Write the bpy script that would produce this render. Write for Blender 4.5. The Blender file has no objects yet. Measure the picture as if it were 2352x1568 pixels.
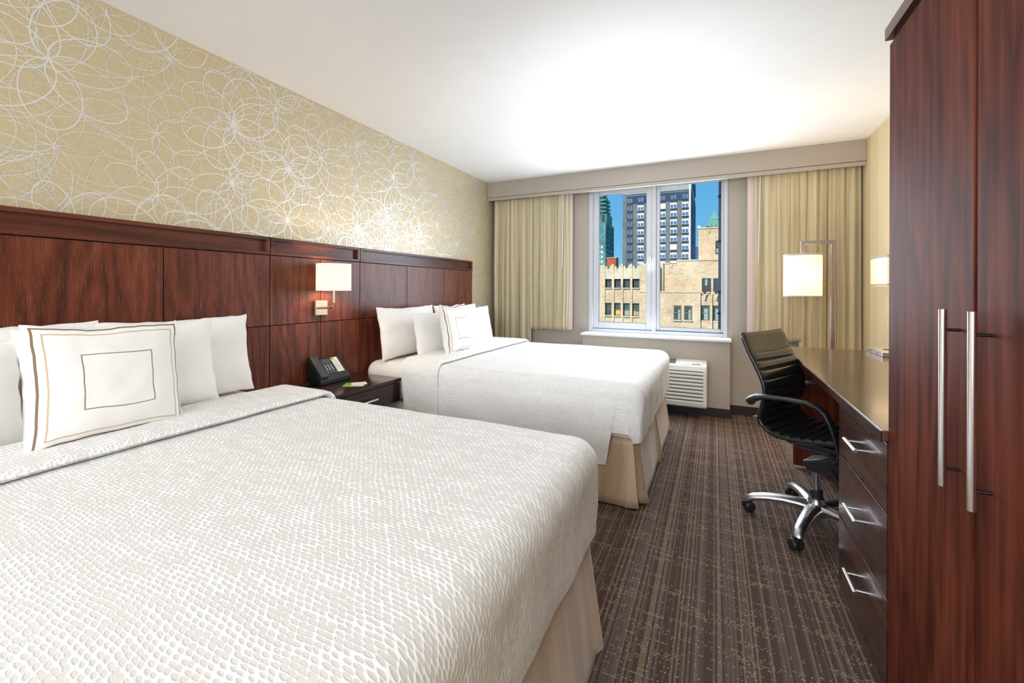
import bpy, bmesh, math, random
from mathutils import Vector, Matrix, noise
random.seed(7)
C = bpy.context.scene.collection
PI = math.pi

# ------------------------------------------------------------------ camera
FPX, CXP, CYP = 983.0, 1176.0, 664.0
YAW, ROLL, HC = math.atan(466 / 983), math.radians(0.22), 1.2
Fw = Vector((-math.sin(YAW), math.cos(YAW), 0))
R0 = Vector((math.cos(YAW), math.sin(YAW), 0)); U0 = Vector((0, 0, 1))
Rv = R0 * math.cos(ROLL) + U0 * math.sin(ROLL)
Uv = -R0 * math.sin(ROLL) + U0 * math.cos(ROLL)
CO = Vector((0, 0, HC))
def at(px, py, Y):
    v = Fw + Rv * ((px - CXP) / FPX) - Uv * ((py - CYP) / FPX)
    return CO + v * (Y / v.y)
cam_d = bpy.data.cameras.new('camera'); cam = bpy.data.objects.new('camera', cam_d); C.objects.link(cam)
cam_d.sensor_width = 36; cam_d.sensor_fit = 'HORIZONTAL'; cam_d.lens = FPX / 2352 * 36
cam_d.shift_y = (CYP - 784) / 2352
cam_d.clip_start = .02; cam_d.clip_end = 2000
m = Matrix((Rv, Uv, -Fw)).transposed().to_4x4(); m.translation = CO
cam.matrix_world = m
bpy.context.scene.camera = cam

# ------------------------------------------------------------------ materials
def newmat(name):
    m = bpy.data.materials.new(name); m.use_nodes = True
    nt = m.node_tree; b = nt.nodes['Principled BSDF']
    return m, nt, b
def N(nt, t, **k):
    n = nt.nodes.new(t)
    for a, v in k.items():
        if a.startswith('i_'):
            key = a[2:]; key = int(key) if key.isdigit() else key.replace('_', ' ')
            n.inputs[key].default_value = v
        else: setattr(n, a, v)
    return n
def L(nt, a, b): nt.links.new(a, b)
def s2l(c):
    return tuple(((x / 255) / 12.92 if x / 255 <= .04045 else ((x / 255 + .055) / 1.055) ** 2.4) for x in c) + (1,)
def math_(nt, op, a, b=None, c=None, clamp=False):
    n = nt.nodes.new('ShaderNodeMath'); n.operation = op; n.use_clamp = clamp
    for i, v in enumerate((a, b, c)):
        if v is None: continue
        if isinstance(v, (int, float)): n.inputs[i].default_value = v
        else: L(nt, v, n.inputs[i])
    return n.outputs[0]
def ramp(nt, fac, stops, interp='LINEAR'):
    n = nt.nodes.new('ShaderNodeValToRGB'); n.color_ramp.interpolation = interp
    e = n.color_ramp.elements
    while len(e) < len(stops): e.new(.5)
    for i, (p, c) in enumerate(stops): e[i].position = p; e[i].color = c
    L(nt, fac, n.inputs[0]); return n.outputs[0]
def mixc(nt, fac, a, b, typ='MIX'):
    n = nt.nodes.new('ShaderNodeMix'); n.data_type = 'RGBA'; n.blend_type = typ
    for i, v in ((0, fac), (6, a), (7, b)):
        if isinstance(v, (int, float, tuple)): n.inputs[i].default_value = v
        else: L(nt, v, n.inputs[i])
    return n.outputs[2]
def plain(name, col, rough=.5, metal=0, noise_amt=.06, nscale=40, bump=0, **extra):
    """solid colour with faint procedural variation"""
    m, nt, b = newmat(name)
    tc = N(nt, 'ShaderNodeTexCoord'); nz = N(nt, 'ShaderNodeTexNoise', i_Scale=nscale, i_Detail=3.0)
    L(nt, tc.outputs['Object'], nz.inputs['Vector'])
    c = s2l(col) if max(col) > 1 else tuple(col) + (1,)
    lo = tuple(x * (1 - noise_amt) for x in c[:3]) + (1,); hi = tuple(min(1, x * (1 + noise_amt)) for x in c[:3]) + (1,)
    L(nt, ramp(nt, nz.outputs[0], [(.3, lo), (.7, hi)]), b.inputs['Base Color'])
    b.inputs['Roughness'].default_value = rough; b.inputs['Metallic'].default_value = metal
    for k, v in extra.items(): b.inputs[k.replace('_', ' ')].default_value = v
    if bump:
        bp = N(nt, 'ShaderNodeBump', i_Strength=bump, i_Distance=.002); L(nt, nz.outputs[0], bp.inputs['Height']); L(nt, bp.outputs[0], b.inputs['Normal'])
    return m
def wood(name, axis, dark, mid, light, rough=.32, pores=.5, cath=True, sc=1.0, coat=.0, spec=.35):
    m, nt, b = newmat(name); b.inputs['Specular IOR Level'].default_value = spec
    tc = N(nt, 'ShaderNodeTexCoord'); oi = N(nt, 'ShaderNodeObjectInfo')
    add = N(nt, 'ShaderNodeVectorMath', operation='MULTIPLY_ADD')
    comb = N(nt, 'ShaderNodeCombineXYZ')
    for i in range(3): L(nt, oi.outputs['Random'], comb.inputs[i])
    L(nt, comb.outputs[0], add.inputs[0]); add.inputs[1].default_value = (7, 13, 9); L(nt, tc.outputs['Object'], add.inputs[2])
    def mapped(across, along):
        s = [across * sc] * 3; s[axis] = along * sc
        mp = N(nt, 'ShaderNodeMapping'); mp.inputs['Scale'].default_value = s; L(nt, add.outputs[0], mp.inputs['Vector']); return mp.outputs[0]
    n1 = N(nt, 'ShaderNodeTexNoise', i_Scale=1.0, i_Detail=4.0, i_Roughness=.6, i_Distortion=.3); L(nt, mapped(28, 1.1), n1.inputs['Vector'])
    n2 = N(nt, 'ShaderNodeTexNoise', i_Scale=1.0, i_Detail=2.0, i_Roughness=.5); L(nt, mapped(4.2, .75), n2.inputs['Vector'])
    fig = math_(nt, 'FRACT', math_(nt, 'MULTIPLY', n2.outputs[0], 9.0 if cath else 5.0))
    fig = math_(nt, 'ABSOLUTE', math_(nt, 'SUBTRACT', fig, .5))
    f = math_(nt, 'ADD', math_(nt, 'MULTIPLY', n1.outputs[0], .75), math_(nt, 'MULTIPLY', fig, .5))
    n3 = N(nt, 'ShaderNodeTexNoise', i_Scale=1.0, i_Detail=2.0, i_Roughness=.7); L(nt, mapped(380, 14), n3.inputs['Vector'])
    col = ramp(nt, f, [(.30, dark + (1,)), (.50, mid + (1,)), (.72, light + (1,))])
    pm = ramp(nt, n3.outputs[0], [(.56, (0, 0, 0, 1)), (.72, (1, 1, 1, 1))])
    L(nt, mixc(nt, math_(nt, 'MULTIPLY', pm, pores * .35), col, (.42, .22, .17, 1)), b.inputs['Base Color'])
    b.inputs['Roughness'].default_value = rough
    L(nt, math_(nt, 'MULTIPLY_ADD', n3.outputs[0], .15, rough - .07), b.inputs['Roughness'])
    bp = N(nt, 'ShaderNodeBump', i_Strength=.35 * pores + .05, i_Distance=.0012); L(nt, n3.outputs[0], bp.inputs['Height']); L(nt, bp.outputs[0], b.inputs['Normal'])
    b.inputs['Coat Weight'].default_value = coat; b.inputs['Coat Roughness'].default_value = .12
    return m
WD, WM, WL_ = (.055, .012, .006), (.114, .0245, .011), (.172, .042, .019)
M = {}
M['wood_v'] = wood('mahogany_vertical', 2, WD, WM, WL_, .34, .9)
M['wood_rail'] = wood('mahogany_rail', 1, (.034, .0095, .006), (.085, .022, .012), (.135, .038, .021), .33, .4, cath=False)
M['wood_ward'] = wood('wardrobe_veneer', 2, (.058, .0135, .008), (.115, .0265, .014), (.185, .047, .025), .55, .15, cath=False, spec=.05, sc=1.7)
M['wood_dark'] = wood('drawer_veneer', 1, (.020, .006, .005), (.060, .016, .011), (.09, .026, .017), .28, .7, cath=False, coat=.3)
M['wood_top'] = wood('desktop_veneer', 1, (.045, .020, .012), (.095, .045, .026), (.14, .07, .042), .20, .1, cath=False, coat=.5, spec=.5)
M['wood_night'] = wood('nightstand_veneer', 1, (.014, .006, .005), (.032, .012, .010), (.05, .018, .014), .22, .15, cath=False, coat=.4)
M['gap'] = plain('dark_reveal', (14, 8, 7), .8)
M['ceiling'] = plain('ceiling_paint', (.86, .86, .86), .9, noise_amt=.01, nscale=8)
M['greige'] = plain('greige_wallpaper', (172, 163, 152), .8, noise_amt=.03, nscale=300, bump=.1)
M['valance'] = plain('valance_fabric', (164, 155, 145), .85, noise_amt=.03, nscale=400, bump=.1)
M['valance_dark'] = plain('valance_groove', (90, 80, 70), .9)
M['white_frame'] = plain('window_frame_paint', (194, 197, 203), .35, noise_amt=.01)
M['sill'] = plain('sill_stone', (228, 230, 232), .3, noise_amt=.02)
M['baseboard'] = plain('baseboard_brown', (38, 20, 18), .5)
M['linen'] = plain('white_linen', (.86, .845, .825), .85, noise_amt=.015, nscale=500, bump=.12, Sheen_Weight=.2)
M['sheet'] = plain('white_sheet', (.86, .835, .80), .85, noise_amt=.015, nscale=400, bump=.08)
M['leather'] = plain('black_leather', (.012, .012, .014), .30, noise_amt=.2, nscale=220, bump=.15)
M['plastic'] = plain('black_plastic', (.014, .015, .018), .38, noise_amt=.1)
M['rubber'] = plain('black_rubber', (.010, .010, .012), .5)
M['alu'] = plain('polished_aluminium', (.60, .61, .63), .28, 1.0, noise_amt=.05)
M['steel'] = plain('brushed_steel', (.82, .82, .83), .24, 1.0, noise_amt=.03, nscale=200)
M['steel_dark'] = plain('dark_steel', (.10, .09, .085), .35, 1.0)
M['nickel'] = plain('satin_nickel', (.62, .52, .38), .3, 1.0, noise_amt=.05)
M['lampmetal'] = plain('lamp_pole_metal', (.36, .31, .27), .35, 1.0)
M['ac'] = plain('ac_plastic', (226, 224, 216), .4, noise_amt=.01)
M['ac_dark'] = plain('ac_grille_dark', (70, 74, 84), .6)
M['phone'] = plain('phone_black', (.010, .014, .014), .38)
M['handset'] = plain('handset_grey', (.035, .042, .05), .4)
M['keys'] = plain('key_light', (.75, .75, .75), .5)
M['lcd'] = plain('phone_lcd', (62, 78, 92), .25)
M['paper'] = plain('paper_white', (.80, .80, .78), .7, noise_amt=.02)
M['green'] = plain('green_print', (110, 190, 40), .6)
M['orange'] = plain('orange_print', (225, 140, 50), .6)
M['brown_line'] = plain('brown_piping', (112, 92, 72), .8)
M['tan_line'] = plain('tan_piping', (190, 168, 132), .8)
M['trimpink'] = plain('shade_trim', (.60, .52, .48), .8)

# bed skirt satin
def fabric_streak(name, c1, c2, axis_scale, rough=.5, sheen=.3, coord='Object', fine=.2):
    m, nt, b = newmat(name)
    tc = N(nt, 'ShaderNodeTexCoord'); mp = N(nt, 'ShaderNodeMapping'); mp.inputs['Scale'].default_value = axis_scale
    L(nt, tc.outputs[coord], mp.inputs['Vector'])
    nz = N(nt, 'ShaderNodeTexNoise', i_Scale=1.0, i_Detail=3.0, i_Roughness=.55); L(nt, mp.outputs[0], nz.inputs['Vector'])
    L(nt, ramp(nt, nz.outputs[0], [(.38, s2l(c1)), (.62, s2l(c2))]), b.inputs['Base Color'])
    b.inputs['Roughness'].default_value = rough; b.inputs['Sheen Weight'].default_value = sheen
    n2 = N(nt, 'ShaderNodeTexNoise', i_Scale=700.0, i_Detail=1.0); L(nt, tc.outputs['Object'], n2.inputs['Vector'])
    bp = N(nt, 'ShaderNodeBump', i_Strength=fine, i_Distance=.001); L(nt, n2.outputs[0], bp.inputs['Height']); L(nt, bp.outputs[0], b.inputs['Normal'])
    return m
M['skirt'] = fabric_streak('satin_skirt', (178, 150, 122), (204, 177, 148), (14, 14, .6), .42, .4)
M['curtain'] = fabric_streak('striped_drapery', (170, 157, 126), (202, 190, 160), (26, .5, 0), .8, .2, 'UV')
M['lining'] = plain('curtain_lining', (214, 196, 186), .85, noise_amt=.02)
M['goldwall'] = fabric_streak('gold_striped_wallpaper', (202, 184, 142), (218, 202, 162), (1, 13, 0), .55, .1)

# matelasse coverlet: hexagonal puffed cells with white ridges (cloth coordinates in metres)
def coverlet_mat(name, cell, bs):
    m, nt, b = newmat(name)
    tc = N(nt, 'ShaderNodeTexCoord')
    warp = N(nt, 'ShaderNodeTexNoise', i_Scale=5.0, i_Detail=1.5, i_Roughness=.5); L(nt, tc.outputs['UV'], warp.inputs['Vector'])
    w = N(nt, 'ShaderNodeVectorMath', operation='MULTIPLY_ADD'); L(nt, warp.outputs['Color'], w.inputs[0]); w.inputs[1].default_value = (.030, .030, 0); L(nt, tc.outputs['UV'], w.inputs[2])
    sx = N(nt, 'ShaderNodeSeparateXYZ'); L(nt, w.outputs[0], sx.inputs[0])
    a = math_(nt, 'MULTIPLY', sx.outputs[0], 1 / .0190); c = math_(nt, 'MULTIPLY', sx.outputs[1], 1 / .0098)
    a2 = math_(nt, 'MULTIPLY_ADD', c, .5, a)
    cb = N(nt, 'ShaderNodeCombineXYZ'); L(nt, a2, cb.inputs[0]); L(nt, c, cb.inputs[1])
    vo = N(nt, 'ShaderNodeTexVoronoi', voronoi_dimensions='2D', feature='F1', i_Scale=1.0, i_Randomness=.30); L(nt, cb.outputs[0], vo.inputs['Vector'])
    # wandering white bands
    n2 = N(nt, 'ShaderNodeTexNoise', i_Scale=1.0, i_Detail=2.0, i_Roughness=.5, i_Distortion=.6)
    mp = N(nt, 'ShaderNodeMapping'); mp.inputs['Scale'].default_value = (10, 34, 1); L(nt, w.outputs[0], mp.inputs['Vector']); L(nt, mp.outputs[0], n2.inputs['Vector'])
    wid = math_(nt, 'MULTIPLY_ADD', ramp(nt, n2.outputs[0], [(.34, (1, 1, 1, 1)), (.64, (0, 0, 0, 1))]), .20, .37)
    fine = N(nt, 'ShaderNodeTexNoise', i_Scale=420.0, i_Detail=2.0); L(nt, tc.outputs['UV'], fine.inputs['Vector'])
    d = math_(nt, 'ADD', math_(nt, 'SUBTRACT', vo.outputs['Distance'], wid), math_(nt, 'MULTIPLY_ADD', fine.outputs[0], .10, -.05))
    ridge = ramp(nt, math_(nt, 'ADD', d, .5), [(.33, (0, 0, 0, 1)), (.70, (1, 1, 1, 1))], 'EASE')
    L(nt, mixc(nt, ridge, cell + (1,), (.96, .955, .955, 1)), b.inputs['Base Color'])
    b.inputs['Roughness'].default_value = .75; b.inputs['Sheen Weight'].default_value = .15
    bp = N(nt, 'ShaderNodeBump', i_Strength=bs, i_Distance=.003); L(nt, ridge, bp.inputs['Height']); L(nt, bp.outputs[0], b.inputs['Normal'])
    return m
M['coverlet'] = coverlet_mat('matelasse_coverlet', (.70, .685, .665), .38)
M['coverlet_far'] = coverlet_mat('matelasse_coverlet_grazing_light', (.84, .832, .825), .55)  # same fabric; paler cell colour imitates contrast lost in grazing light

def carpet_mat():
    m, nt, b = newmat('striped_carpet')
    tc = N(nt, 'ShaderNodeTexCoord'); sx = N(nt, 'ShaderNodeSeparateXYZ'); L(nt, tc.outputs['Object'], sx.inputs[0])
    jit = N(nt, 'ShaderNodeTexNoise', i_Scale=150.0, i_Detail=1.0); L(nt, tc.outputs['Object'], jit.inputs['Vector'])
    X = math_(nt, 'MULTIPLY_ADD', jit.outputs[0], .004, sx.outputs[0]); Y = math_(nt, 'MULTIPLY_ADD', jit.outputs[0], .004, sx.outputs[1])
    def wn1(v):
        n = N(nt, 'ShaderNodeTexWhiteNoise', noise_dimensions='1D'); L(nt, v, n.inputs['W']); return n.outputs['Value']
    s1 = wn1(math_(nt, 'FLOOR', math_(nt, 'MULTIPLY', X, 1 / .0068)))
    col = ramp(nt, s1, [(0, (.085, .053, .043, 1)), (.40, (.115, .078, .064, 1)), (.58, (.135, .110, .102, 1)), (.74, (.185, .140, .108, 1)), (.92, (.15, .10, .075, 1))], 'CONSTANT')
    # gold dots: rows along x
    ry = math_(nt, 'MULTIPLY', Y, 1 / .0105); rx = math_(nt, 'MULTIPLY', X, 1 / .0060)
    fy = math_(nt, 'FLOOR', ry); fx = math_(nt, 'FLOOR', rx)
    cb = N(nt, 'ShaderNodeCombineXYZ'); L(nt, fx, cb.inputs[0]); L(nt, fy, cb.inputs[1])
    wn = N(nt, 'ShaderNodeTexWhiteNoise', noise_dimensions='2D'); L(nt, cb.outputs[0], wn.inputs['Vector'])
    rowp = wn1(fy)
    low = N(nt, 'ShaderNodeTexNoise', i_Scale=1.0, i_Detail=2.0); mp = N(nt, 'ShaderNodeMapping'); mp.inputs['Scale'].default_value = (6, 9, 1)
    L(nt, tc.outputs['Object'], mp.inputs['Vector']); L(nt, mp.outputs[0], low.inputs['Vector'])
    thr = math_(nt, 'ADD', math_(nt, 'MULTIPLY', rowp, .42), math_(nt, 'MULTIPLY', low.outputs[0], .9))
    on = math_(nt, 'GREATER_THAN', math_(nt, 'ADD', math_(nt, 'MULTIPLY', wn.outputs['Value'], .5), thr), 1.10)
    iny = math_(nt, 'LESS_THAN', math_(nt, 'ABSOLUTE', math_(nt, 'SUBTRACT', math_(nt, 'FRACT', ry), .5)), .20)
    inx = math_(nt, 'LESS_THAN', math_(nt, 'ABSOLUTE', math_(nt, 'SUBTRACT', math_(nt, 'FRACT', rx), .5)), .34)
    dot = math_(nt, 'MULTIPLY', math_(nt, 'MULTIPLY', on, iny), inx)
    # small dark/grey cross dashes too
    dv = math_(nt, 'MULTIPLY_ADD', math_(nt, 'FRACT', math_(nt, 'MULTIPLY', wn.outputs['Value'], 37.0)), .6, .3)
    c2 = mixc(nt, math_(nt, 'MULTIPLY', dot, dv), col, (.56, .45, .26, 1))
    pile = N(nt, 'ShaderNodeTexNoise', i_Scale=420.0, i_Detail=2.0); L(nt, tc.outputs['Object'], pile.inputs['Vector'])
    c3 = mixc(nt, 1.0, c2, ramp(nt, pile.outputs[0], [(.25, (.55, .55, .55, 1)), (.75, (1.45, 1.45, 1.45, 1))]), 'MULTIPLY')
    L(nt, c3, b.inputs['Base Color']); b.inputs['Roughness'].default_value = .95; b.inputs['Specular IOR Level'].default_value = .1
    bp = N(nt, 'ShaderNodeBump', i_Strength=.5, i_Distance=.004); L(nt, pile.outputs[0], bp.inputs['Height']); L(nt, bp.outputs[0], b.inputs['Normal'])
    return m
M['carpet'] = carpet_mat()

def wallpaper_base():
    m, nt, b = newmat('gold_wallpaper')
    tc = N(nt, 'ShaderNodeTexCoord'); mp = N(nt, 'ShaderNodeMapping'); mp.inputs['Scale'].default_value = (1, 160, 420); L(nt, tc.outputs['Object'], mp.inputs['Vector'])
    nz = N(nt, 'ShaderNodeTexNoise', i_Scale=1.0, i_Detail=3.0, i_Roughness=.7); L(nt, mp.outputs[0], nz.inputs['Vector'])
    L(nt, ramp(nt, nz.outputs[0], [(.3, s2l((184, 167, 132))), (.7, s2l((212, 197, 162)))]), b.inputs['Base Color'])
    b.inputs['Roughness'].default_value = .45; b.inputs['Metallic'].default_value = .22
    bp = N(nt, 'ShaderNodeBump', i_Strength=.35, i_Distance=.001); L(nt, nz.outputs[0], bp.inputs['Height']); L(nt, bp.outputs[0], b.inputs['Normal'])
    return m
M['wallpaper'] = wallpaper_base()
M['silver'] = plain('silver_wallpaper_line', (.78, .77, .73), .38, .5, noise_amt=.05, nscale=300)

def glass_mat():
    m = bpy.data.materials.new('window_glass'); m.use_nodes = True; nt = m.node_tree; nt.nodes.clear()
    o = N(nt, 'ShaderNodeOutputMaterial'); mx = N(nt, 'ShaderNodeMixShader'); tr = N(nt, 'ShaderNodeBsdfTransparent'); gl = N(nt, 'ShaderNodeBsdfGlossy', i_Roughness=.0)
    lw = N(nt, 'ShaderNodeLayerWeight', i_Blend=.06); L(nt, lw.outputs['Fresnel'], mx.inputs[0])
    L(nt, tr.outputs[0], mx.inputs[1]); L(nt, gl.outputs[0], mx.inputs[2]); L(nt, mx.outputs[0], o.inputs[0]); return m
M['glass'] = glass_mat()

def shade_mat(name, col, strength, weave=None):
    m, nt, b = newmat(name)
    b.inputs['Base Color'].default_value = (.85, .80, .74, 1); b.inputs['Roughness'].default_value = .8
    tc = N(nt, 'ShaderNodeTexCoord')
    if weave:
        sx = N(nt, 'ShaderNodeSeparateXYZ'); L(nt, tc.outputs['UV'], sx.inputs[0])
        r = math_(nt, 'MULTIPLY', sx.outputs[1], weave[1]); fr = math_(nt, 'FLOOR', r)
        c = math_(nt, 'ADD', math_(nt, 'MULTIPLY', sx.outputs[0], weave[0]), math_(nt, 'MULTIPLY', fr, .5))
        dx = math_(nt, 'ABSOLUTE', math_(nt, 'SUBTRACT', math_(nt, 'FRACT', c), .5)); dy = math_(nt, 'ABSOLUTE', math_(nt, 'SUBTRACT', math_(nt, 'FRACT', r), .5))
        e = math_(nt, 'ADD', math_(nt, 'MULTIPLY', dx, 1.1), math_(nt, 'MULTIPLY', dy, .9))
        k = ramp(nt, e, [(.42, (1, 1, 1, 1)), (.62, (0, 0, 0, 1))])
        ec = mixc(nt, k, (col[0] * .70, col[1] * .52, col[2] * .44, 1), col + (1,))
        bc = mixc(nt, k, (.60, .48, .42, 1), (.92, .89, .86, 1)); L(nt, bc, b.inputs['Base Color'])
    else:
        nz = N(nt, 'ShaderNodeTexNoise', i_Scale=60.0); L(nt, tc.outputs['Object'], nz.inputs['Vector'])
        ec = mixc(nt, math_(nt, 'MULTIPLY', nz.outputs[0], .12), col + (1,), (col[0] * .8, col[1] * .7, col[2] * .5, 1))
    L(nt, ec, b.inputs['Emission Color']); b.inputs['Emission Strength'].default_value = strength
    tl = N(nt, 'ShaderNodeBsdfTranslucent', i_Color=(.9, .82, .68, 1)); mx = N(nt, 'ShaderNodeMixShader'); mx.inputs[0].default_value = .10; L(nt, ec, tl.inputs['Color'])
    out = nt.nodes['Material Output']; L(nt, b.outputs[0], mx.inputs[1]); L(nt, tl.outputs[0], mx.inputs[2]); L(nt, mx.outputs[0], out.inputs[0])
    return m
M['shade_sconce'] = shade_mat('woven_shade', (1.0, .78, .68), .34, (58, 15))
M['shade_floor'] = shade_mat('cream_shade', (1.0, .88, .60), .42)
M['shade_wall'] = shade_mat('wall_shade', (1.0, .84, .60), .42)

def facade(name, c1, c2, sc=(1, 1, 1), rough=.9):
    m, nt, b = newmat(name)
    tc = N(nt, 'ShaderNodeTexCoord'); n1 = N(nt, 'ShaderNodeTexNoise', i_Scale=.35, i_Detail=5.0, i_Roughness=.65)
    mp = N(nt, 'ShaderNodeMapping'); mp.inputs['Scale'].default_value = sc; L(nt, tc.outputs['Object'], mp.inputs['Vector']); L(nt, mp.outputs[0], n1.inputs['Vector'])
    br = N(nt, 'ShaderNodeTexNoise', i_Scale=1.0, i_Detail=1.0); mp2 = N(nt, 'ShaderNodeMapping'); mp2.inputs['Scale'].default_value = (2.2 * sc[0], 2.2 * sc[1], 8 * sc[2]); L(nt, tc.outputs['Object'], mp2.inputs['Vector']); L(nt, mp2.outputs[0], br.inputs['Vector'])
    f = math_(nt, 'ADD', math_(nt, 'MULTIPLY', n1.outputs[0], .6), math_(nt, 'MULTIPLY', br.outputs[0], .4))
    L(nt, ramp(nt, f, [(.36, s2l(c1)), (.60, s2l(c2))]), b.inputs['Base Color']); b.inputs['Roughness'].default_value = rough
    b.inputs['Specular IOR Level'].default_value = .1
    return m
M['tan'] = facade('tan_brick', (176, 150, 118), (214, 190, 156))
M['stone'] = facade('limestone_coping', (178, 163, 136), (206, 192, 164))
M['greybrick'] = facade('grey_brick', (92, 95, 96), (120, 121, 118))
M['concrete'] = facade('pale_concrete', (138, 140, 134), (160, 162, 156))
M['greenfac'] = facade('green_spandrel', (50, 92, 92), (104, 150, 134), (.3, .3, .3))
M['copper'] = facade('copper_roof', (86, 132, 120), (120, 164, 148), (.3, .3, .3))
M['redbrick'] = facade('red_brick', (128, 66, 46), (172, 98, 70), (3, 3, 3))
M['ext_glass'] = plain('window_glazing_blue', (58, 92, 126), .5, noise_amt=.4, nscale=.6)
M['ext_glass2'] = plain('window_glazing_dark', (52, 66, 68), .5, noise_amt=.4, nscale=.8)
M['ext_white'] = plain('window_white_bar', (228, 232, 236), .5)
M['ext_dark'] = plain('window_dark_vent', (32, 34, 40), .6)
M['ext_blind'] = plain('window_blind_white', (214, 224, 214), .7)
M['ext_curtain'] = plain('window_curtain_pale', (140, 156, 150), .7)
M['ext_ochre'] = plain('window_blind_ochre', (214, 168, 88), .7)
M['ext_olive'] = plain('window_olive_frame', (120, 110, 66), .6)
M['ext_band'] = plain('dark_blue_band', (40, 62, 84), .85, noise_amt=.2, nscale=.3)
M['bluefac'] = plain('blue_glass_tower', (52, 92, 140), .3, noise_amt=.2, nscale=.1)
M['pipe'] = plain('grey_drainpipe', (92, 96, 102), .5)

# ------------------------------------------------------------------ mesh helpers
class MB:
    def __init__(s): s.v, s.f, s.mi, s.uv = [], [], [], {}
    def add(s, vs, fs, mi=0):
        o = len(s.v); s.v += [Vector(v) for v in vs]
        for f in fs: s.f.append([o + i for i in f]); s.mi.append(mi)
        return o
    def box(s, x0, x1, y0, y1, z0, z1, mi=0, M_=None):
        vs = [Vector((x, y, z)) for z in (z0, z1) for y in (y0, y1) for x in (x0, x1)]
        if M_: vs = [M_ @ v for v in vs]
        s.add(vs, [(0, 2, 3, 1), (4, 5, 7, 6), (0, 1, 5, 4), (2, 6, 7, 3), (0, 4, 6, 2), (1, 3, 7, 5)], mi); return s
    def prism(s, pts, a0, a1, axis=1, mi=0):
        """extrude a 2D polygon; axis = extrusion axis"""
        def mk(p, a):
            if axis == 1: return (p[0], a, p[1])
            if axis == 0: return (a, p[0], p[1])
            return (p[0], p[1], a)
        n = len(pts); vs = [mk(p, a0) for p in pts] + [mk(p, a1) for p in pts]
        fs = [tuple(range(n)), tuple(range(2 * n - 1, n - 1, -1))] + [(i, (i + 1) % n, n + (i + 1) % n, n + i) for i in range(n)]
        s.add(vs, fs, mi); return s
    def lathe(s, prof, c=(0, 0, 0), n=32, axis=2, mi=0, cap=True, M_=None):
        vs = []
        for r, h in prof:
            for k in range(n):
                a = 2 * PI * k / n; p = [r * math.cos(a), r * math.sin(a), h]
                if axis == 0: p = [p[2], p[0], p[1]]
                if axis == 1: p = [p[1], p[2], p[0]]
                q = Vector(p) + Vector(c)
                if M_: q = M_ @ q
                vs.append(q)
        fs = [(j * n + k, j * n + (k + 1) % n, (j + 1) * n + (k + 1) % n, (j + 1) * n + k) for j in range(len(prof) - 1) for k in range(n)]
        if cap: fs += [tuple(range(n - 1, -1, -1)), tuple((len(prof) - 1) * n + k for k in range(n))]
        s.add(vs, fs, mi); return s
    def tube(s, path, r, n=12, mi=0, flat=1.0, up=Vector((0, 0, 1))):
        """tube with radius r (number or list); flat squashes the section along `up`"""
        path = [Vector(p) for p in path]; vs = []
        for i, p in enumerate(path):
            t = (path[min(i + 1, len(path) - 1)] - path[max(i - 1, 0)]).normalized()
            u = up if abs(t.dot(up)) < .98 else Vector((1, 0, 0))
            a = t.cross(u).normalized(); b_ = a.cross(t).normalized()
            rr = r[i] if isinstance(r, (list, tuple)) else r
            for k in range(n):
                an = 2 * PI * k / n; vs.append(p + a * rr * math.cos(an) + b_ * rr * flat * math.sin(an))
        fs = [(j * n + k, j * n + (k + 1) % n, (j + 1) * n + (k + 1) % n, (j + 1) * n + k) for j in range(len(path) - 1) for k in range(n)]
        fs += [tuple(range(n - 1, -1, -1)), tuple((len(path) - 1) * n + k for k in range(n))]
        s.add(vs, fs, mi); return s
    def grid(s, P, mi=0, uvs=None, wrap_u=False):
        nu, nv = len(P), len(P[0]); o = s.add([p for r in P for p in r], [])
        for i in range(nu if wrap_u else nu - 1):
            for j in range(nv - 1):
                i2 = (i + 1) % nu
                f = [o + i * nv + j, o + i2 * nv + j, o + i2 * nv + j + 1, o + i * nv + j + 1]
                if uvs: s.uv[len(s.f)] = [uvs[i][j], uvs[i2][j], uvs[i2][j + 1], uvs[i][j + 1]]
                s.f.append(f); s.mi.append(mi)
        return s
    def build(s, name, mats, parent=None, bevel=0, smooth=False, world=True, recalc=True, seg=2, solid=0):
        if not isinstance(mats, (list, tuple)): mats = [mats]
        off = Vector((0, 0, 0))
        if parent is not None and world:
            q = parent
            while q: off += q.location; q = q.parent
        me = bpy.data.meshes.new(name)
        me.from_pydata([tuple(v - off) for v in s.v], [], s.f)
        for mm in mats: me.materials.append(M[mm] if isinstance(mm, str) else mm)
        for p, mi in zip(me.polygons, s.mi): p.material_index = mi; p.use_smooth = smooth
        if s.uv:
            ul = me.uv_layers.new(name='UVMap')
            for fi, u in s.uv.items():
                for li, q in zip(me.polygons[fi].loop_indices, u): ul.data[li].uv = q
        if recalc:
            bm = bmesh.new(); bm.from_mesh(me); bmesh.ops.recalc_face_normals(bm, faces=bm.faces); bm.to_mesh(me); bm.free()
        if smooth: me.set_sharp_from_angle(angle=math.radians(55))
        o = bpy.data.objects.new(name, me); C.objects.link(o)
        if parent is not None: o.parent = parent
        if solid:
            md = o.modifiers.new('thickness', 'SOLIDIFY'); md.thickness = solid; md.offset = 0
        if bevel:
            md = o.modifiers.new('bevel', 'BEVEL'); md.width = bevel; md.segments = seg; md.limit_method = 'ANGLE'; md.angle_limit = math.radians(40)
        return o
def tag(o, label=None, cat=None, group=None, kind=None):
    if label: o['label'] = label
    if cat: o['category'] = cat
    if group: o['group'] = group
    if kind: o['kind'] = kind
    return o
def thing(name, label, cat, loc=(0, 0, 0), rz=0, group=None):
    o = bpy.data.objects.new(name, None); o.empty_display_size = .05; C.objects.link(o)
    o.location = loc; o.rotation_euler = (0, 0, rz); return tag(o, label, cat, group)
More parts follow.
